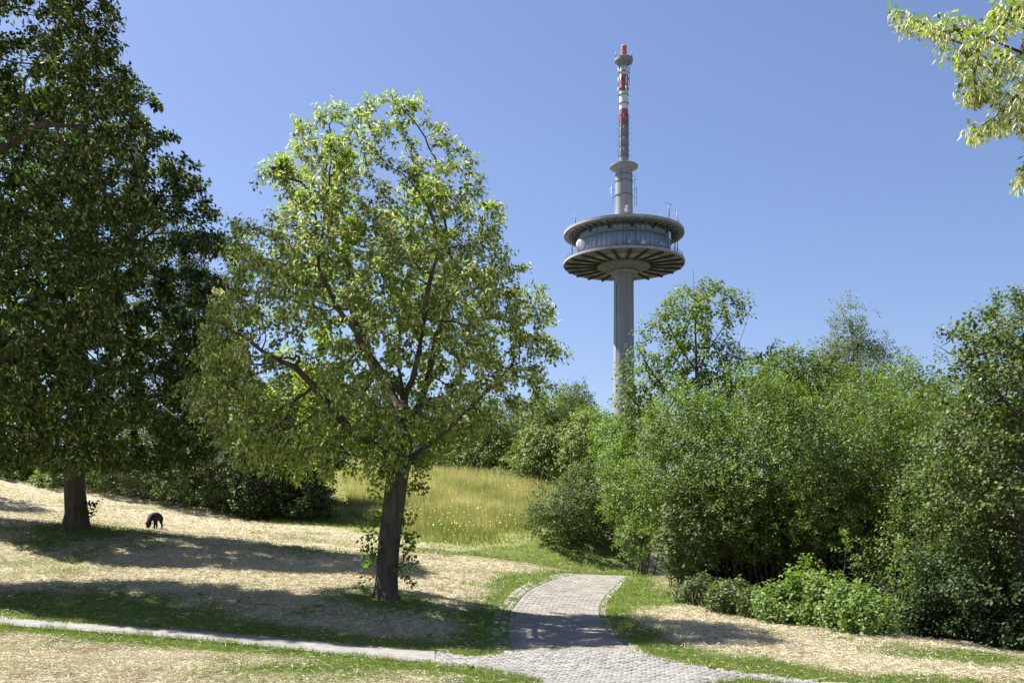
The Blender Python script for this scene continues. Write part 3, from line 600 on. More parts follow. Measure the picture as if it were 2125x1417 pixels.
def shrub(name, label, cat, els, ncl, per, ln, size, wr, mat, seed, up=.45, droop=.1, tpl=2, inner=.25, nstem=14, group=None, stem_mat='twig', foliage='foliage', spread=.9, rag=.12, upn=.95):
    size *= 1.5; wr = min(wr * 1.15, .85); ncl = int(ncl * 1.15)
    r = np.random.default_rng(seed); els = np.array(els); c = els[:, :3]; rr = els[:, 3:]
    bx, by = c[:, 0].mean(), c[:, 1].mean(); base = np.array([bx, by, float(H(bx, by))]); root = empty(name, base, label, cat, group)
    area = (rr[:, 0] * rr[:, 1] * rr[:, 2]) ** (2 / 3); w = area / area.sum(); wv = Waves(seed + 99, 2.0 / max(.6, rr.mean() * .5)); wc = Waves(seed + 55, 4.5 / max(.7, rr.mean() * .5)); PP, OO = [], []
    while sum(map(len, PP)) < ncl:
        k = ncl; i = r.choice(len(els), k, p=w); dv = unit(r.normal(size=(k, 3))); q = np.where(r.random(k) < inner, r.uniform(.35, .85, k), r.normal(.93, .06, k))
        p = c[i] + dv * rr[i] * q[:, None]; p += dv * (rag * (2.2 * wv(p) + 1.5 * wc(p)))[:, None] + r.normal(0, rag * .5, (k, 3))
        o = unit(dv / rr[i]); f = ((p[:, None] - c[None]) / rr[None]); deep = ((f ** 2).sum(2) < .45).sum(1) > 0
        deep &= q > .86
        keep = ~deep & ((wc(p) > -.45) | (q < .8)) & (p[:, 2] > H(p[:, 0], p[:, 1]) + .05); PP.append(p[keep]); OO.append(o[keep])
    p = np.concatenate(PP)[:ncl]; o = np.concatenate(OO)[:ncl]
    D = unit(o * .65 + np.array([0, 0, up]) + r.normal(0, .4, p.shape))
    pos, ax, nr, s, ti = shoot_leaves(p - D * ln * .5, D, per, ln, size, droop, r, up=upn, spread=spread)
    nr = nr * .8 + np.repeat(o, per, 0) * .9
    leaves(foliage, pos, ax, nr, s, wr, mat, root, base, ti, tpl)
    sel = r.choice(len(p), min(nstem, len(p)), replace=False)
    for j in sel:
        b0 = base + np.array([*(r.normal(0, .35, 2) * rr[:, :2].mean(0) * .5), 0]); b0[0] += (p[j, 0] - b0[0]) * .55; b0[1] += (p[j, 1] - b0[1]) * .55; b0[2] = float(H(b0[0], b0[1])) - .05
        pts = [b0]; rs = [r.uniform(.012, .026)]
        for t in (.25, .5, .75, 1): pts.append(b0 * (1 - t) + p[j] * t + np.array([0, 0, math.sin(t * 3.1) * .3]) + r.normal(0, .08, 3)); rs.append(rs[0] * (1 - .8 * t))
        A = np.array(pts[:-1]); B = np.array(pts[1:]); dd = unit(B - A); q = unit(np.concatenate([dd[:1], (dd[:-1] + dd[1:]), dd[-1:]]))
        tubes('stem', A, B, np.array(rs[:-1]), np.array(rs[1:]), q[:-1], q[1:], M[stem_mat], root, base, 5)
    return root

# ------------------------------------------------------------------ the linden in the middle
D0 = 19.5
b0 = hit(800, 1241); D0 = b0[1]; base = b0.copy(); base[2] -= .06
init, par = frame_of([(800, 1246), (801, 1225), (803, 1190), (806, 1140), (812, 1090), (818, 1040), (823, 1000), (829, 965)], D0,
    [(7, [(836, 930, 0), (843, 880, .1), (838, 820, .15), (826, 755, .05), (830, 690, -.1), (818, 630, 0)]),
     (7, [(800, 940, -.1), (765, 915, -.3), (725, 890, -.5), (690, 850, -.7), (650, 800, -.8), (610, 760, -.9)]),
     (7, [(862, 945, -.1), (900, 915, -.2), (935, 885, -.3), (975, 845, -.4), (1020, 800, -.4), (1060, 760, -.3)]),
     (9, [(815, 830, .3), (785, 770, .6), (750, 720, .9), (735, 640, 1.0), (725, 560, 1.0)]),
     (9, [(870, 840, .5), (890, 780, .9), (905, 700, 1.1), (935, 630, 1.2), (955, 560, 1.2)]),
     (10, [(855, 790, -.5), (870, 730, -.9), (880, 660, -1.2), (890, 590, -1.3)]),
     (10, [(805, 790, -.5), (770, 740, -1.0), (740, 690, -1.3), (700, 640, -1.5)])])
rows = [(190, 790, 820), (230, 730, 890), (255, 630, 915), (320, 600, 980), (380, 540, 1015), (440, 540, 1075), (500, 470, 1065), (560, 470, 1095), (620, 420, 1135), (700, 420, 1140), (800, 405, 1125), (860, 420, 1085), (905, 430, 990), (945, 480, 940), (990, 590, 860)]
linden('pale green flowering linden tree with a leafy trunk standing alone beside the path', base, init, par, rows, D0, 3000, .215, 28, .104, M['linden'], M['bract'], 11, kill=.33, bract=.75, thr=-.40, hollow=.08, noise_f=2.5, maxcnt=3, flat=.76, lobe=.15, droop=.6, fill=.14)
root_lin = [o for o in COL.objects if o.name.startswith('linden_tree')][0]
# leafy shoots on its trunk
r = np.random.default_rng(5); S, Dd = [], []
for k in range(110):
    py = r.choice([r.uniform(940, 1030), r.uniform(1030, 1195), r.uniform(1080, 1195)]); xx = np.interp(py, [965, 1090, 1246], [829, 812, 800]); c = at(xx, py, D0)
    a = r.choice([r.normal(math.pi, .5), r.normal(0, .5), r.uniform(0, 6.28)], p=[.45, .45, .1]); o_ = np.array([math.cos(a), math.sin(a) * .8, 0]); S.append(c + o_ * (.2 + r.uniform(0, .16))); Dd.append(o_ * .45 + np.array([0, 0, r.uniform(-.6, .8)]))
pos, ax, nr, s, ti = shoot_leaves(np.array(S), np.array(Dd), 8, .32, .095, .3, r, up=.5)
S2, D2 = [], []
for k in range(120):
    a = r.uniform(0, 6.28); q = r.uniform(.35, 1.5); py = 925 + r.uniform(-60, 25) - q * 22; S2.append(at(832, py, D0) + np.array([math.cos(a) * q * 1.2, math.sin(a) * q, 0])); D2.append((math.cos(a) * .6, math.sin(a) * .6, r.uniform(-.8, .3)))
p2, a2, n2, s2, t2 = shoot_leaves(np.array(S2), np.array(D2), 9, .36, .1, .5, r)
leaves('fork_sprays', p2, a2, n2, s2, .85, M['linden'], root_lin, base, t2, 4)['kind'] = 'stuff'
leaves('trunk_shoots', pos, ax, nr, s, .85, M['linden'], root_lin, base, ti, 4)['kind'] = 'stuff'

# ------------------------------------------------------------------ lindens on the left
def simple_tree(label, x, y, top, cbot, rad_list, natt, rtr, per, lsize, ml, mb, seed, **kw):
    z0 = float(H(x, y)); d = y; s = FPX / d; px = CXP + x * s; toy = lambda z: HOR - (z - EYE) * s
    hgt = top - z0; tr = [(px, toy(z0 - .1))] + [(px + random.uniform(-3, 3), toy(z0 + hgt * t)) for t in (.03, .08, .13, .18, .24)]
    limbs = [(5, [(px + random.uniform(-6, 6), toy(z0 + hgt * t), 0) for t in (.32, .4, .48, .56, .64, .72, .8, .88)])]
    for k in range(7):
        a = k * 2.4; tt = .24 + .05 * k; e = [(px + math.cos(a) * q * s, toy(z0 + hgt * tt + q * .55), math.sin(a) * q) for q in (.6, 1.2, 1.9)]
        limbs.append((5 + min(k, 6), e))
    init, par = frame_of(tr, d, limbs)
    rows = [(toy(z), px + l_ * s, px + r_ * s) for z, l_, r_ in rad_list]
    return linden(label, np.array([x, y, z0 - .1]), init, par, sorted(rows), d, natt, rtr, per, lsize, ml, mb, seed, **kw)
# front one: its trunk stands just outside the picture, its crown reaches in
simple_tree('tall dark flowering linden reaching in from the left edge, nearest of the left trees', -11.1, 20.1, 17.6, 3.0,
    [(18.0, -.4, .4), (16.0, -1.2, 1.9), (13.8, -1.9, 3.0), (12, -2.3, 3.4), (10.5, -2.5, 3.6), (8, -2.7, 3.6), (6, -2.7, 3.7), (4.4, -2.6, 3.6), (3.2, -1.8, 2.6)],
    3400, .28, 49, .115, M['linden_shaded'], M['bract_shaded'], 31, step=.25, infl=1.9, kill=.37, bract=.5, thr=-2, hollow=.3, noise_f=1.3, maxcnt=2, tpl=2, flat=.52)
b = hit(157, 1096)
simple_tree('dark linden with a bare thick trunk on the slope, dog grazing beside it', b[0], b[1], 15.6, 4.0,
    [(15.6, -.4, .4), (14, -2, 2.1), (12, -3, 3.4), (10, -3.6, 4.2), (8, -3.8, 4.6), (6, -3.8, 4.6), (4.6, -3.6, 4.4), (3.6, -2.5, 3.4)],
    2700, .27, 35, .15, M['linden_shaded'], M['bract_shaded'], 32, step=.26, infl=1.9, kill=.44, bract=.28, thr=-2, hollow=.2, noise_f=1.2, maxcnt=3, tpl=2, flat=.66, lobe=.06)
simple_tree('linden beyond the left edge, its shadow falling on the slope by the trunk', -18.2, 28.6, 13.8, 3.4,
    [(13.8, -.4, .4), (12, -2, 2), (10, -2.8, 2.8), (7.5, -3.1, 3.1), (5, -2.8, 2.8)], 900, .25, 21, .2, M['linden_shaded'], M['bract_shaded'], 33, step=.34, infl=2.1, kill=.55, bract=.15, thr=-.6, tpl=2, flat=.6)
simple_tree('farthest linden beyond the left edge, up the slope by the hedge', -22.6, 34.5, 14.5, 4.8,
    [(14.5, -.4, .4), (12.6, -2, 2), (11, -2.8, 2.8), (8.5, -3.0, 3.0), (6, -2.6, 2.6)], 800, .25, 21, .2, M['linden_shaded'], M['bract_shaded'], 34, step=.34, infl=2.1, kill=.55, bract=.15, thr=-.6, tpl=2, flat=.6)
b = hit(172, 1080); r = np.random.default_rng(4); bt = hit(157, 1096); S = np.array([bt + np.array([r.normal(.42, .12), -.2 + r.normal(0, .1), r.uniform(.25, .75)]) for _ in range(14)])
pos, ax, nr, s, ti = shoot_leaves(S, r.normal(0, .5, S.shape) + np.array([.5, 0, .1]), 6, .25, .1, .4, r)
tr2 = [o for o in COL.objects if o.get('label', '').startswith('dark linden with a bare')][0]
leaves('trunk_shoots', pos, ax, nr, s, .85, M['linden_shaded'], tr2, tr2.location, ti, 4)['kind'] = 'stuff'

# ------------------------------------------------------------------ linden at the right, its branch hanging into the top corner
d = 10.2; zb = float(H(8.2, d)); s_ = FPX / d; toy = lambda z: HOR - (z - EYE) * s_; pxr = CXP + 8.2 * s_
init, par = frame_of([(pxr, toy(zb - .1)), (pxr, toy(zb + .3)), (pxr + 3, toy(1.2)), (pxr - 4, toy(2.4)), (pxr, toy(3.6))], d,
    [(4, [(pxr - 5, toy(4.6), 0), (pxr - 8, toy(5.6), 0), (pxr - 4, toy(6.8), 0), (pxr, toy(8), 0)]),
     (5, [(2400, 250, 0), (2300, 200, 0), (2210, 150, 0), (2120, 110, 0), (2050, 80, 0), (1980, 60, 0)]),
     (5, [(2420, 420, .2), (2340, 340, .2), (2260, 280, .1), (2180, 230, 0), (2110, 200, 0)])])
r = np.random.default_rng(77); att = []
for x0, y0, x1, y1, w in [(2160, 60, 1865, 38, 26), (2160, 110, 1910, 70, 30), (2140, 150, 1960, 105, 26), (2150, 190, 1985, 175, 22), (2130, 230, 2010, 285, 14), (2150, 260, 2075, 225, 24), (2150, 30, 2060, 20, 30), (2140, 290, 2122, 385, 12), (2300, 300, 2140, 200, 90), (2300, 60, 2150, 60, 90)]:
    for k in range(75):
        t = r.random() ; att.append(at(x0 + (x1 - x0) * t + r.normal(0, w * .4), y0 + (y1 - y0) * t + r.normal(0, w * .5), d + r.normal(0, .25)))
for k in range(260):
    v = unit(r.normal(size=3)) * r.uniform(.6, 1) ** .5 * np.array([2.6, 2.6, 3.0]); c = np.array([9.0, d, 7.4]) + v
    if CXP + c[0] / c[1] * FPX > 2150: att.append(c)
root = empty('linden_tree', (8.2, d, zb), 'flowering linden at the right edge, its pale bracted branch hanging into the top corner', 'tree')
P, pr = colonize(init, par, np.array(att), .10, .9, .13, 160, (0, 0, -.06)); cnt, ch, rad = skeleton(P, pr, .22, .003); rad[9:] = np.minimum(rad[9:], .022)
wood(P, pr, cnt, rad, 5, M['bark'], M['twig'], root, (8.2, d, zb))
tips = np.where(cnt <= 4)[0]; tips = tips[tips >= len(init)]; D = np.repeat(unit(P[tips] - P[pr[tips]]), 1, 0) + r.normal(0, .5, (len(tips), 3))
pos, ax, nr, s, ti = shoot_leaves(P[tips], D, 4, .14, .07, .55, r)
leaves('crown', pos, ax, nr, s, .82, M['linden'], root, (8.2, d, zb), ti, 4)
pos, ax, nr, s, ti = shoot_leaves(np.repeat(P[tips], 2, 0) , np.repeat(D, 2, 0) + r.normal(0, .5, (len(tips) * 2, 3)), 5, .12, .085, .9, r, up=.2)
leaves('blossom_bracts', pos, ax + np.array([0, 0, -.6]), nr, s, .27, M['bract'], root, (8.2, d, zb), ti, 4)

# ------------------------------------------------------------------ right-hand trees and bushes
shrub('hawthorn_bush', 'largest rounded green bush right of the path, dark hollow beneath it', 'bush',
      [ell(1560, 965, 27.5, 210, 185, 3.2), ell(1705, 955, 27.5, 200, 185, 3.2), ell(1430, 965, 28.2, 130, 155, 2.2), ell(1480, 1040, 27.2, 105, 120, 1.8), ell(1805, 990, 26.8, 130, 185, 2.6), ell(1630, 1040, 27.4, 185, 115, 2.4)],
      11500, 9, .32, .062, .55, M['shrub'], 41, inner=.38, nstem=60, rag=.17)
shrub('privet_bush', 'dark low rounded bush at the foot of the meadow, left of the hawthorn', 'bush', [ell(1175, 1065, 34, 85, 58, 1.5), ell(1245, 1040, 34.5, 80, 85, 1.7)], 2300, 8, .26, .065, .5, M['cool'], 42, nstem=16)
shrub('dogwood_bush', 'pale green upright bush between the low dark bush and the hawthorn', 'bush', [ell(1320, 1000, 31.5, 70, 135, 1.6), ell(1335, 1080, 30.5, 55, 60, 1.2), ell(1270, 930, 34, 45, 70, 1.2)], 2200, 8, .28, .07, .5, M['bright'], 43, nstem=14, up=.2)
shrub('glossy_bush', 'glossy dark leaved shrub at the left foot of the hawthorn by the path bend', 'bush', [ell(1425, 1130, 26.2, 55, 62, .9)], 420, 8, .3, .085, .5, M['cool'], 44, nstem=8)
shrub('hollow_filler_bush', 'added dark filler foliage darkening the hollow behind the hawthorn bush', 'bush', [ell(1470, 1190, 28.6, 70, 40, .8), ell(1580, 1200, 28.2, 90, 45, .8), ell(1700, 1205, 27.6, 90, 50, .8), ell(1510, 1130, 29.6, 120, 95, 1.1), ell(1700, 1120, 29.2, 190, 130, 1.2), ell(1900, 1090, 27.5, 160, 170, 1.2)], 3500, 8, .3, .085, .6, M['shrub_dark'], 54, nstem=30, inner=.5)  # added foliage, the hollow's shade is put into its dark leaf colour
# young cherry standing behind the bushes
bx = at(1445, 1100, 31); bz = float(H(bx[0], bx[1])); s_ = FPX / 31; ty = HOR - (bz - EYE) * s_
init, par = frame_of([(1448, ty + 4), (1448, ty - 20), (1447, 1040), (1446, 960), (1446, 890), (1446, 830)], 31,
    [(5, [(1445, 770, 0), (1444, 710, 0), (1442, 650, 0), (1440, 600, 0), (1438, 560, 0)]), (4, [(1400, 830, .3), (1350, 770, .5), (1320, 710, .6)]), (5, [(1490, 770, .3), (1535, 710, .4), (1555, 650, .5)]),
     (6, [(1410, 720, -.4), (1380, 660, -.6), (1345, 650, -.6)]), (6, [(1480, 710, -.4), (1515, 660, -.6)]), (3, [(1390, 900, -.4), (1330, 850, -.6), (1290, 800, -.7)]), (3, [(1500, 890, .4), (1550, 830, .6)])])
rows = [(555, 1430, 1450), (590, 1405, 1475), (620, 1385, 1570), (650, 1325, 1615), (700, 1305, 1618), (745, 1305, 1612), (800, 1295, 1590), (860, 1275, 1560), (930, 1280, 1540)]
linden('airy young cherry tree with a pointed top in front of the tower shaft', np.array([bx[0], 31, bz - .05]), init, par, rows, 31, 1500, .085, 28, .125, M['cherry'], M['bract'], 45, step=.22, infl=1.8, kill=.36, bract=0, thr=-.3, hollow=.1, tpl=4, name='cherry_tree', droop=.5, ln=.42, maxcnt=2)
# right hornbeam
bx = at(2085, 1330, 19.5); bz = float(H(bx[0], 19.5)); s_ = FPX / 19.5; ty = HOR - (bz - EYE) * s_
init, par = frame_of([(2130, ty + 8), (2130, ty - 20), (2128, 1250), (2126, 1180), (2124, 1110)], 19.5,
    [(4, [(2122, 1040, 0), (2120, 960, 0), (2124, 880, 0), (2126, 800, 0), (2122, 720, 0), (2130, 650, 0)]), (5, [(2060, 980, -.4), (2000, 930, -.7), (1950, 880, -.9)]), (7, [(2060, 800, -.3), (2000, 750, -.4), (1950, 720, -.5)]),
     (6, [(2190, 880, .3), (2240, 800, .4)]), (8, [(2080, 720, .3), (2040, 660, .4)]), (4, [(2060, 1070, -.6), (1990, 1030, -1.1), (1940, 1000, -1.3)]), (3, [(2060, 1150, -.8), (2000, 1130, -1.4)])])
rows = [(585, 2105, 2160), (640, 2040, 2210), (700, 1950, 2260), (760, 1970, 2290), (800, 1915, 2300), (870, 1940, 2320), (950, 1930, 2320), (1040, 1925, 2320), (1120, 1925, 2320), (1200, 1960, 2320), (1290, 1985, 2320), (1340, 2010, 2310)]
linden('tall hornbeam at the right edge with long sprays against the sky', np.array([(2130 - CXP) / FPX * 19.5, 19.5, bz - .05]), init, par, rows, 19.5, 2600, .11, 42, .095, M['hornbeam'], M['bract'], 46, step=.2, infl=1.6, kill=.34, bract=0, thr=-.4, hollow=.15, tpl=2, lobe=.26, name='hornbeam_tree', droop=.2, ln=.34, maxcnt=2)
shrub('hornbeam_bush', 'dark shaded hornbeam thicket between the hawthorn and the right edge', 'bush', [ell(1965, 1040, 23, 110, 190, 1.6), ell(2085, 960, 21.5, 130, 230, 1.3), ell(2130, 740, 21.5, 95, 120, 1.1), ell(2080, 1130, 21, 120, 150, 1.2), ell(1900, 900, 29, 110, 110, 2.0), ell(1900, 1150, 23, 100, 110, 1.4)], 5600, 8, .34, .062, .55, M['hornbeam'], 47, nstem=30, inner=.35, rag=.22)
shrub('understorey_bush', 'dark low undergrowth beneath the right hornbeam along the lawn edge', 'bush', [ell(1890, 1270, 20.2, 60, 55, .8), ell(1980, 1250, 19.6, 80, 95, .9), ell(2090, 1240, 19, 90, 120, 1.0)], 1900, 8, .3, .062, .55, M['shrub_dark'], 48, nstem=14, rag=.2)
shrub('bramble_bush', 'bright light green low bush on the lawn edge under the hawthorn', 'bush', [ell(1605, 1258, 20.4, 45, 32, .6), ell(1655, 1245, 20.2, 50, 45, .7), ell(1705, 1240, 19.8, 45, 55, .7), ell(1755, 1268, 19.2, 55, 45, .7), ell(1805, 1296, 18.6, 38, 28, .5)], 1500, 8, .30, .062, .65, M['bright'], 49, nstem=12, rag=.17, up=.8)
shrub('nettle_clump', 'grey green nettle clump in shade between the path bend and bright bush', 'shrub', [ell(1450, 1228, 23.8, 45, 26, .6), ell(1520, 1245, 22, 48, 30, .6), ell(1570, 1255, 21, 30, 26, .5)], 620, 8, .24, .065, .6, M['cool'], 50, nstem=8, rag=.06)
def sapling(label, px, d, ptop, seed, spread):
    r = np.random.default_rng(seed); x = (px - CXP) / FPX * d; z0 = float(H(x, d)); zt = EYE + (HOR - ptop) * d / FPX; root = empty('sapling', (x, d, z0), label, 'sapling')
    A, B, S, DD = [], [], [], []; n = 12
    st = [np.array([x + math.sin(t * 2) * .12 * t, d, z0 - .03 + (zt - z0) * t]) for t in np.linspace(0, 1, n)]
    A += st[:-1]; B += st[1:]; ra = list(np.linspace(.016, .005, n)[:-1]); rb = list(np.linspace(.016, .005, n)[1:])
    for i in range(3, n):
        for k in range(2):
            a = r.uniform(0, 6.28); L = spread * r.uniform(.5, 1) * (1.1 - i / n); e = st[i] + np.array([math.cos(a) * L, math.sin(a) * L, .25 * L]); A.append(st[i]); B.append(e); ra.append(.005); rb.append(.002)
            for t in np.linspace(.25, 1, 4): S.append(st[i] * (1 - t) + e * t); DD.append(e - st[i])
    S.append(st[-1]); DD.append(np.array([0, 0, 1.]))
    A, B = np.array(A), np.array(B); dd = unit(B - A); tubes('stem', A, B, np.array(ra), np.array(rb), dd, dd, M['twig'], root, root.location, 5)
    pos, ax, nr, s, ti = shoot_leaves(np.array(S), np.array(DD), 5, .2, .085, .15, r); leaves('foliage', pos, ax, nr, s, .5, M['bright'], root, root.location, ti, 4)
sapling('thin light sapling with the tallest tip rising behind the bright low bush', 1745, 20.6, 1105, 61, .55)
sapling('young sapling with feathery sprays right of the bright low bush', 1850, 19.6, 1125, 62, .7)
# behind
def spire(name, label, px, d, top, els, *a, **k): return shrub(name, label, 'tree', els, *a, **k)
def with_trunk(root, px, d, ztop, r0, mat='bark'):
    x = (px - CXP) / FPX * d; z0 = float(H(x, d)); n = 9; P = np.array([(x + .12 * math.sin(i * 1.3), d, z0 - .1 + (ztop - z0) * i / (n - 1)) for i in range(n)]); rr = np.linspace(r0, .02, n)
    A, B = P[:-1], P[1:]; dd = unit(B - A); tubes('trunk', A, B, rr[:-1], rr[1:], dd, dd, M[mat], root, root.location, 9)
t = shrub('birch_tree', 'slender grey green birch peak rising behind the hawthorn bush', 'tree', [ell(1762, 672, 48, 26, 44, .8), ell(1778, 715, 48, 55, 45, 1.3), ell(1795, 765, 48, 78, 60, 1.7), ell(1725, 745, 48, 45, 42, 1.1), ell(1770, 860, 48, 100, 90, 2.2)], 3000, 8, .42, .07, .6, M['birch'], 51, up=-.1, droop=.5, nstem=10, stem_mat='bark_pale', foliage='crown', rag=.2)
with_trunk(t, 1768, 48, 12.4, .13, 'bark_pale')
t = shrub('maple_tree', 'low round maple top between the cherry and the birch', 'tree', [ell(1640, 790, 43, 65, 55, 1.6), ell(1590, 850, 43, 70, 80, 1.7), ell(1690, 830, 43, 70, 80, 1.7)], 1700, 8, .4, .1, .7, M['hornbeam'], 52, nstem=10, foliage='crown', rag=.2)
with_trunk(t, 1640, 43, 8.0, .14)
t = shrub('maple_tree', 'green round maple top between the birch and the right hornbeam', 'tree', [ell(1880, 830, 40, 60, 60, 1.6), ell(1850, 900, 38, 80, 90, 1.8), ell(1960, 900, 40, 70, 100, 2.0), ell(2060, 940, 40, 90, 110, 2.0)], 2300, 8, .38, .1, .7, M['shrub'], 53, nstem=10, foliage='crown', rag=.2)
with_trunk(t, 1890, 40, 7.0, .14)
# conifers at the top of the meadow
con = dict(up=-.12, droop=.55, nstem=8, foliage='crown', rag=.25, spread=.55, inner=.2, upn=.9)
for nm, lab, px, d, els, ncl, mt, sd, zt in [
    ('cypress_tree', 'light yellow green feathery conifer at the top of the meadow, right of the trunk', 1010, 53, [ell(1010, 905, 53, 55, 55, 1.8), ell(1010, 955, 52.5, 75, 50, 2.2), ell(960, 965, 52.5, 40, 38, 1.4)], 2000, 'conifer', 71, 7.5),
    ('cypress_tree', 'green feathery conifer above the low dark bush at the meadow edge', 1140, 50, [ell(1150, 870, 50, 55, 50, 1.8), ell(1145, 930, 49.5, 75, 60, 2.2), ell(1130, 975, 49, 70, 36, 1.8)], 2300, 'conifer', 72, 7.4),
    ('cypress_tree', 'mid green conifer behind the low dark bush, touching the dogwood', 1235, 47, [ell(1225, 910, 47, 55, 60, 1.6), ell(1230, 970, 47, 70, 60, 1.8)], 1500, 'conifer', 73, 6.4),
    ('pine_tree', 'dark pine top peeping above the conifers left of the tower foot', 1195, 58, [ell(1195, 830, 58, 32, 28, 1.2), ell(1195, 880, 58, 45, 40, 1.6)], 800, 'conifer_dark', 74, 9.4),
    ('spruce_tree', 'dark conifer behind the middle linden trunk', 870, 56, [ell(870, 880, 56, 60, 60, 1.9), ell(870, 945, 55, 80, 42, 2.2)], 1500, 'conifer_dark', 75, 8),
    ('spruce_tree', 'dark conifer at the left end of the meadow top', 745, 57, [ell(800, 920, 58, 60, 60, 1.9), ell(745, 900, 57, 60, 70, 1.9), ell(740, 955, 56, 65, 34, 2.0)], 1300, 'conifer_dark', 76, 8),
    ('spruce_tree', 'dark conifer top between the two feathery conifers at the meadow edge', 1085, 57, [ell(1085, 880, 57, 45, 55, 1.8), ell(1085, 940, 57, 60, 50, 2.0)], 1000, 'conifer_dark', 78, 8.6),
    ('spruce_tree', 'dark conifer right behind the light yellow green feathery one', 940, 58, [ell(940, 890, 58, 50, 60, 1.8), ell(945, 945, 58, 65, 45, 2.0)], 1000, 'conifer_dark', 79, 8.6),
    ('larch_tree', 'pale feathery tree seen through the middle linden crown', 680, 58, [ell(690, 840, 58, 40, 60, 1.5), ell(680, 900, 58, 60, 60, 1.9)], 900, 'conifer', 77, 9)]:
    t = shrub(nm, lab, 'tree', els, ncl, 9, .5, .13, .32, M[mt], sd, **con); with_trunk(t, px, d, zt, .14)

# ------------------------------------------------------------------ hedge on the left
shrub('hedge_bush', 'low leafy hedge bush at the far left behind the trunk', 'bush', [ell(20, 975, 41, 110, 48, 1.6), ell(150, 1000, 40, 80, 42, 1.5)], 1500, 8, .28, .085, .6, M['shrub'], 81)
shrub('hedge_bush', 'dark grey green hedge bush right behind the dog', 'bush', [ell(300, 975, 39, 115, 85, 1.6), ell(410, 980, 38, 100, 108, 1.6), ell(480, 985, 37.5, 55, 95, 1.3)], 3000, 8, .28, .08, .55, M['cool'], 82, nstem=20)
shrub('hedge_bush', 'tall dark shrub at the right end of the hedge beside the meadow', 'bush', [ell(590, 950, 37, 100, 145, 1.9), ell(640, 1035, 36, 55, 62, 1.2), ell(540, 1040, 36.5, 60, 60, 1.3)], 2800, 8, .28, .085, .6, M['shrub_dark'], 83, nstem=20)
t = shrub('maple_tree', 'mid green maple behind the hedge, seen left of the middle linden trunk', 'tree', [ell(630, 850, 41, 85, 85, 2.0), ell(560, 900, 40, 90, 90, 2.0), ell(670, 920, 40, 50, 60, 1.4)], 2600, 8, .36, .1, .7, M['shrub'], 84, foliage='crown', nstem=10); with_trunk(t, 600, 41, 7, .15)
t = shrub('yew_tree', 'added tall dark filler mass blocking the sky behind the hedge between the left lindens and the middle linden', 'tree', [ell(330, 880, 43, 130, 120, 2.4), ell(180, 920, 44, 120, 100, 2.2), ell(430, 830, 43, 80, 130, 2.0), ell(330, 640, 44, 110, 200, 2.4), ell(400, 660, 44, 70, 140, 2.0)], 4600, 8, .34, .1, .45, M['shrub_dark'], 85, foliage='crown', nstem=10); with_trunk(t, 320, 43, 7, .2)  # added dark mass closing sky gaps, stands in for the shaded linden crown
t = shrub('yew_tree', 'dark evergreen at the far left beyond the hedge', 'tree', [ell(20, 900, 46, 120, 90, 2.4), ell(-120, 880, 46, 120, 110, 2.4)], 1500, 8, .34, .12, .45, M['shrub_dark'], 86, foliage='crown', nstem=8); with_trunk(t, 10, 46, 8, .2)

# ------------------------------------------------------------------ grass, hay and meadow
def blades(name, x, y, h, w, lean, mat, tint, lift=0., flat=False, seed=0):
    r = np.random.default_rng(seed); n = len(x); z = H(x, y) + lift; a = r.uniform(0, 6.283, n); u = np.stack([np.cos(a), np.sin(a), np.zeros(n)], 1)
    b = r.uniform(0, 6.283, n); ld = np.stack([np.cos(b), np.sin(b), np.zeros(n)], 1); P = np.stack([x, y, z], 1)
    if flat:
        ax = unit(ld + np.array([0, 0, 1.]) * r.normal(.05, .22, n)[:, None]); sd = unit(np.cross(ax, r.normal(size=(n, 3))))
        V = np.stack([P - ax * h[:, None] / 2 - sd * w[:, None] / 2, P - ax * h[:, None] / 2 + sd * w[:, None] / 2, P + ax * h[:, None] / 2], 1)
    else:
        tip = P + np.array([0, 0, 1.]) * h[:, None] + ld * (lean * h)[:, None]; V = np.stack([P - u * w[:, None] / 2, P + u * w[:, None] / 2, tip], 1)
    me = raw_mesh(name, V.reshape(-1, 3), np.arange(3 * n).reshape(-1, 3), tint); return link(name, me, mat)
def scatter(n, d0, d1, seed, pw=1.0, margin=.06):
    r = np.random.default_rng(seed); d = d0 * (d1 / d0) ** (r.random(n) ** pw); x = r.uniform(-.515 - margin, .515 + margin, n) * d; return x, d, r
x, y, r = scatter(440000, 9.8, 41, 91); g = green(x, y); k = ~on_paving(x, y, True) & (meadow(x, y) < .5) & (litter(x, y) < .5); x, y, g = x[k], y[k], g[k]
hayk = r.random(len(x)) > g * .92; xh, yh = x[hayk], y[hayk]; n = len(xh)
lift = .012 + .02 * np.clip(w2(np.stack([xh, yh], 1)), 0, 1)
o = blades('mown_hay', xh, yh, r.uniform(.06, .2, n), r.uniform(.004, .009, n) * np.clip(yh / 13, 1, 1.7), np.zeros(n), M['hay'], np.clip(r.normal(.55, .22, n) + .16 * w3(np.stack([xh, yh], 1)) + .1 * w2(np.stack([xh, yh], 1)), 0, 1), lift + r.uniform(0, .045, n) * r.random(n), True, 1)
tag(o, 'dry pale mown hay lying over the lawn', 'hay', kind='stuff')
tx, ty_, r = scatter(900, 9.8, 30, 97); tk = ~on_paving(tx, ty_, True) & (green(tx, ty_) < .45) & (meadow(tx, ty_) < .1) & (w1(np.stack([tx, ty_], 1) * 1.6) > .0); tx, ty_ = tx[tk], ty_[tk]; nn = 60
xx = np.repeat(tx, nn) + r.normal(0, .13, len(tx) * nn); yy = np.repeat(ty_, nn) + r.normal(0, .09, len(tx) * nn); n = len(xx)
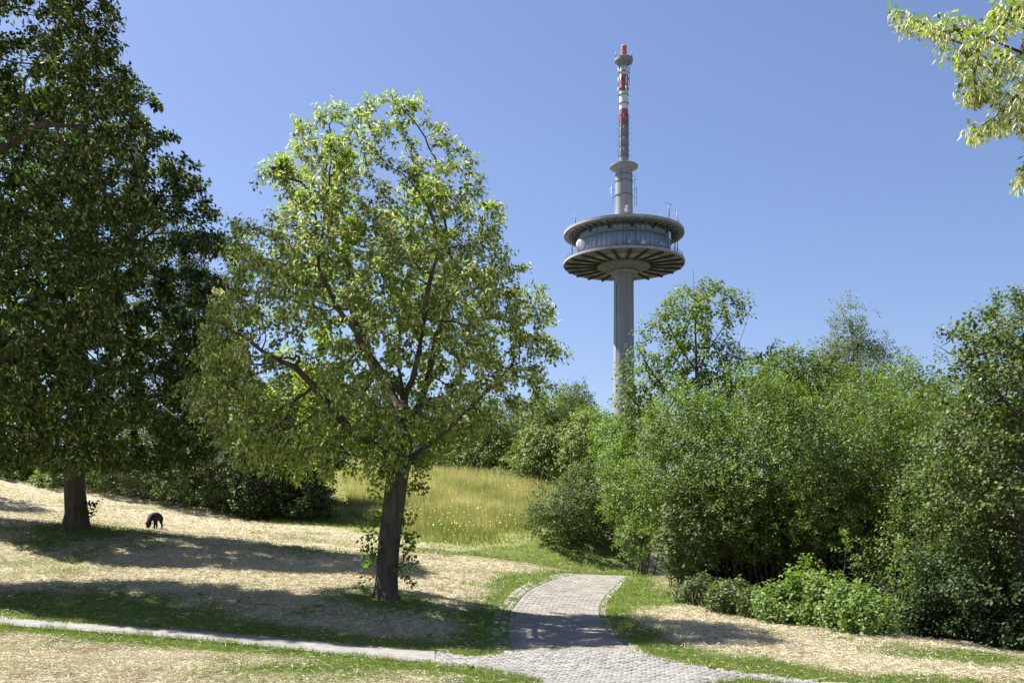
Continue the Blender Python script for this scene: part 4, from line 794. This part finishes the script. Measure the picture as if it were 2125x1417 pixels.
o = blades('hay_clumps', xx, yy, r.uniform(.06, .18, n), r.uniform(.004, .009, n) * np.clip(yy / 13, 1, 2.2), np.zeros(n), M['hay'], np.clip(np.repeat(r.normal(.25, .2, len(tx)), nn) + r.normal(0, .15, n), 0, 1), r.uniform(.01, .075, n), True, 8)
tag(o, 'darker raked clumps of hay scattered over the lawn', 'hay', kind='stuff')
x, y, r = scatter(560000, 9.8, 38, 92); g = green(x, y); k = ~on_paving(x, y, True) & (meadow(x, y) < .6) & (litter(x, y) < .4) & (r.random(len(x)) < .17 + .83 * g); x, y, g = x[k], y[k], g[k]; n = len(x)
o = blades('lawn_grass', x, y, r.uniform(.03, .085, n) * (1 + .5 * r.random(n) ** 6), r.uniform(.004, .009, n) * np.clip(y / 13, 1, 2.4), r.uniform(.1, .8, n), M['grass'], np.clip(r.normal(.42, .2, n) + .25 * (1 - g), 0, 1), 0, False, 2)
tag(o, 'short green grass along the paths and in patches on the lawn', 'grass', kind='stuff')
r = np.random.default_rng(93); n = 190000; y = r.uniform(31, 56, n); x = r.uniform(-13, 4, n); k = (meadow(x, y) > r.uniform(.2, .9, n)); k &= litter(x, y) < .4; x, y = x[k], y[k]; n = len(x); q = np.stack([x, y], 1)
trk = np.abs(x - np.interp(y, [33, 40, 50], [-4.2, -7.0, -8.8])); mow = smooth(.25, .6, trk); edge = smooth(-.2, 4.5, y - np.interp(x, MB[:, 0], MB[:, 1])); hgt = (.09 + .36 * mow * edge * (1 + .35 * w1(q))) * r.uniform(.5, 1.35, n)
o = blades('meadow_grass', x, y, hgt, r.uniform(.012, .022, n), r.uniform(.05, .4, n), M['meadow'], np.clip(.52 + .2 * w1(q * 1.7 + 3) + .12 * w2(q) + r.normal(0, .18, n) - .5 * (1 - mow * edge) + .012 * (y - 40), 0, 1), 0, False, 3)
tag(o, 'tall yellow green meadow grass on the rise behind the linden', 'grass', kind='stuff')
n = 3000; y = r.uniform(33, 50, n); x = r.uniform(-11, 3, n); q = np.stack([x, y], 1); k = (meadow(x, y) > .9) & (w1(q) + .5 * w2(q) > .1); x, y = x[k], y[k]; n = len(x)
pos = np.stack([x, y, H(x, y) + r.uniform(.3, .6, n)], 1)
o = leaves('meadow_flowers', pos, r.normal(0, 1, (n, 3)) * (1, 1, .4), r.normal(0, .4, (n, 3)) + (0, -.6, 1), r.uniform(.04, .075, n), 1., M['flower'], None, (0, 0, 0), r.random(n), 2)
tag(o, 'small yellow and white flowers in the meadow', 'flowers', kind='stuff')
x, y, r = scatter(260, 10.2, 26, 98); k = ~on_paving(x, y, True) & (meadow(x, y) < .1) & (green(x, y) > .25); x, y = x[k], y[k]; nn = 9; n = len(x) * nn
P_ = np.repeat(np.stack([x, y, H(x, y)], 1), nn, 0); a_ = r.uniform(0, 6.28, n); A_ = np.stack([np.cos(a_), np.sin(a_), r.uniform(.2, 1.1, n)], 1)
o = leaves('lawn_weeds', P_, A_, np.stack([-np.cos(a_) * .6, -np.sin(a_) * .6, np.ones(n)], 1), np.repeat(r.uniform(.08, .17, len(x)), nn) * r.uniform(.6, 1.1, n), .34, M['bright'], None, (0, 0, 0), np.clip(r.normal(.5, .2, n), 0, 1), 4); tag(o, 'broad leaved dock and dandelion rosettes in the lawn', 'weeds', kind='stuff')
# weeds in the joints and a few dock plants
x, y, r = scatter(60000, 10, 30, 95); dn = np.full(len(x), 9.)
for e in EDGES: dn = np.minimum(dn, dist_poly(x, y, e))
k = (dn < .14 + .05 * w3(np.stack([x, y], 1))) & (w2(np.stack([x, y], 1)) > .1); x, y = x[k], y[k]; n = len(x)
o = blades('joint_weeds', x, y, r.uniform(.02, .07, n), r.uniform(.006, .012, n), r.uniform(.2, 1, n), M['grass'], np.clip(r.normal(.5, .2, n), 0, 1), 0, False, 5); tag(o, 'weeds and grass growing in the joints along the path edges', 'weeds', kind='stuff')

# ------------------------------------------------------------------ dog
m, nt, n, l, p = new_mat('black_fur'); t = noise_node(n, l, 30, 4, .6, vec_scale=(1, 1, .4)); cr = ramp(n, l, t.outputs[0], [(.3, (.004, .004, .0045)), (.7, (.010, .010, .012))]); l.new(cr.outputs[0], p.inputs['Base Color']); p.inputs['Roughness'].default_value = .75; p.inputs['Specular IOR Level'].default_value = .3
db_ = hit(322, 1098)
# x forward (nose), y left, z up; metres
dv = [(-.26, 0, .49, .14), (-.12, 0, .51, .15), (.02, 0, .49, .165), (.15, 0, .47, .175), (.25, 0, .45, .14),            # 0-4 spine rump..shoulder
      (.36, 0, .38, .105), (.43, 0, .28, .095), (.46, 0, .19, .12), (.49, 0, .10, .075), (.525, 0, .045, .045),                # 5-9 neck, head, muzzle
      (-.28, .09, .40, .10), (-.24, .095, .27, .062), (-.33, .095, .16, .04), (-.31, .095, .03, .026), (-.26, .095, .012, .026),   # 10-14 hind left
      (-.28, -.09, .40, .085), (-.20, -.095, .27, .062), (-.28, -.095, .16, .04), (-.26, -.095, .03, .026), (-.21, -.095, .012, .026),  # 15-19 hind right
      (.20, .09, .36, .06), (.18, .095, .24, .05), (.21, .095, .12, .038), (.21, .095, .02, .026), (.25, .095, .012, .024),      # 20-24 front left
      (.22, -.09, .36, .06), (.25, -.095, .24, .05), (.30, -.095, .12, .038), (.30, -.095, .02, .026), (.34, -.095, .012, .024),  # 25-29 front right
      (-.37, 0, .47, .032), (-.42, 0, .36, .024), (-.43, 0, .24, .014)]                                                            # tail
de = [(0, 1), (1, 2), (2, 3), (3, 4), (4, 5), (5, 6), (6, 7), (7, 8), (8, 9), (0, 10), (10, 11), (11, 12), (12, 13), (13, 14), (0, 15), (15, 16), (16, 17), (17, 18), (18, 19),
      (3, 20), (20, 21), (21, 22), (22, 23), (23, 24), (3, 25), (25, 26), (26, 27), (27, 28), (28, 29), (0, 30), (30, 31), (31, 32)]
me = bpy.data.meshes.new('dog'); me.from_pydata([q[:3] for q in dv], de, []); me.materials.append(m)
dog = bpy.data.objects.new('dog', me); COL.objects.link(dog)
sk = dog.modifiers.new('skin', 'SKIN'); sk.use_smooth_shade = True
for i, q in enumerate(dv): me.skin_vertices[0].data[i].radius = (q[3], q[3])
me.skin_vertices[0].data[0].use_root = True
ss = dog.modifiers.new('sub', 'SUBSURF'); ss.levels = 2; ss.render_levels = 2
dog.location = db_; dog.rotation_euler = (0, 0, R(-104)); dog.scale = (.76, .84, .84)
tag(dog, 'black dog sniffing the grass with its head down by the linden trunk', 'dog')
for sgn in (1, -1):                                       # hanging ears
    v = np.array([(0, 0, 0), (.05, 0, .01), (.06, .05, -.02), (.02, .11, -.05), (-.02, .06, -.03), (0, 0, -.012), (.05, 0, 0), (.06, .05, -.035), (.02, .108, -.06), (-.02, .06, -.045)]) * (1, sgn, 1) + (.42, .095 * sgn, .26)
    eme = bpy.data.meshes.new('ear'); eme.from_pydata([tuple(q) for q in v], [], [(0, 1, 2, 3, 4), (9, 8, 7, 6, 5), (0, 5, 6, 1), (1, 6, 7, 2), (2, 7, 8, 3), (3, 8, 9, 4), (4, 9, 5, 0)]); link('ear', eme, m, dog, True)

# ------------------------------------------------------------------ groups of look-alikes
GROUPS = {'linden_tree': 'flowering lindens of the park', 'cypress_tree': 'conifers above the meadow', 'spruce_tree': 'conifers above the meadow', 'hedge_bush': 'hedge bushes along the top of the left slope',
          'maple_tree': 'maples behind the bushes', 'yew_tree': 'yews behind the hedge', 'sapling': 'saplings by the bright low bush'}
for o in COL.objects:
    g_ = GROUPS.get(o.name.split('.')[0])
    if g_ and o.get('label'): o['group'] = g_
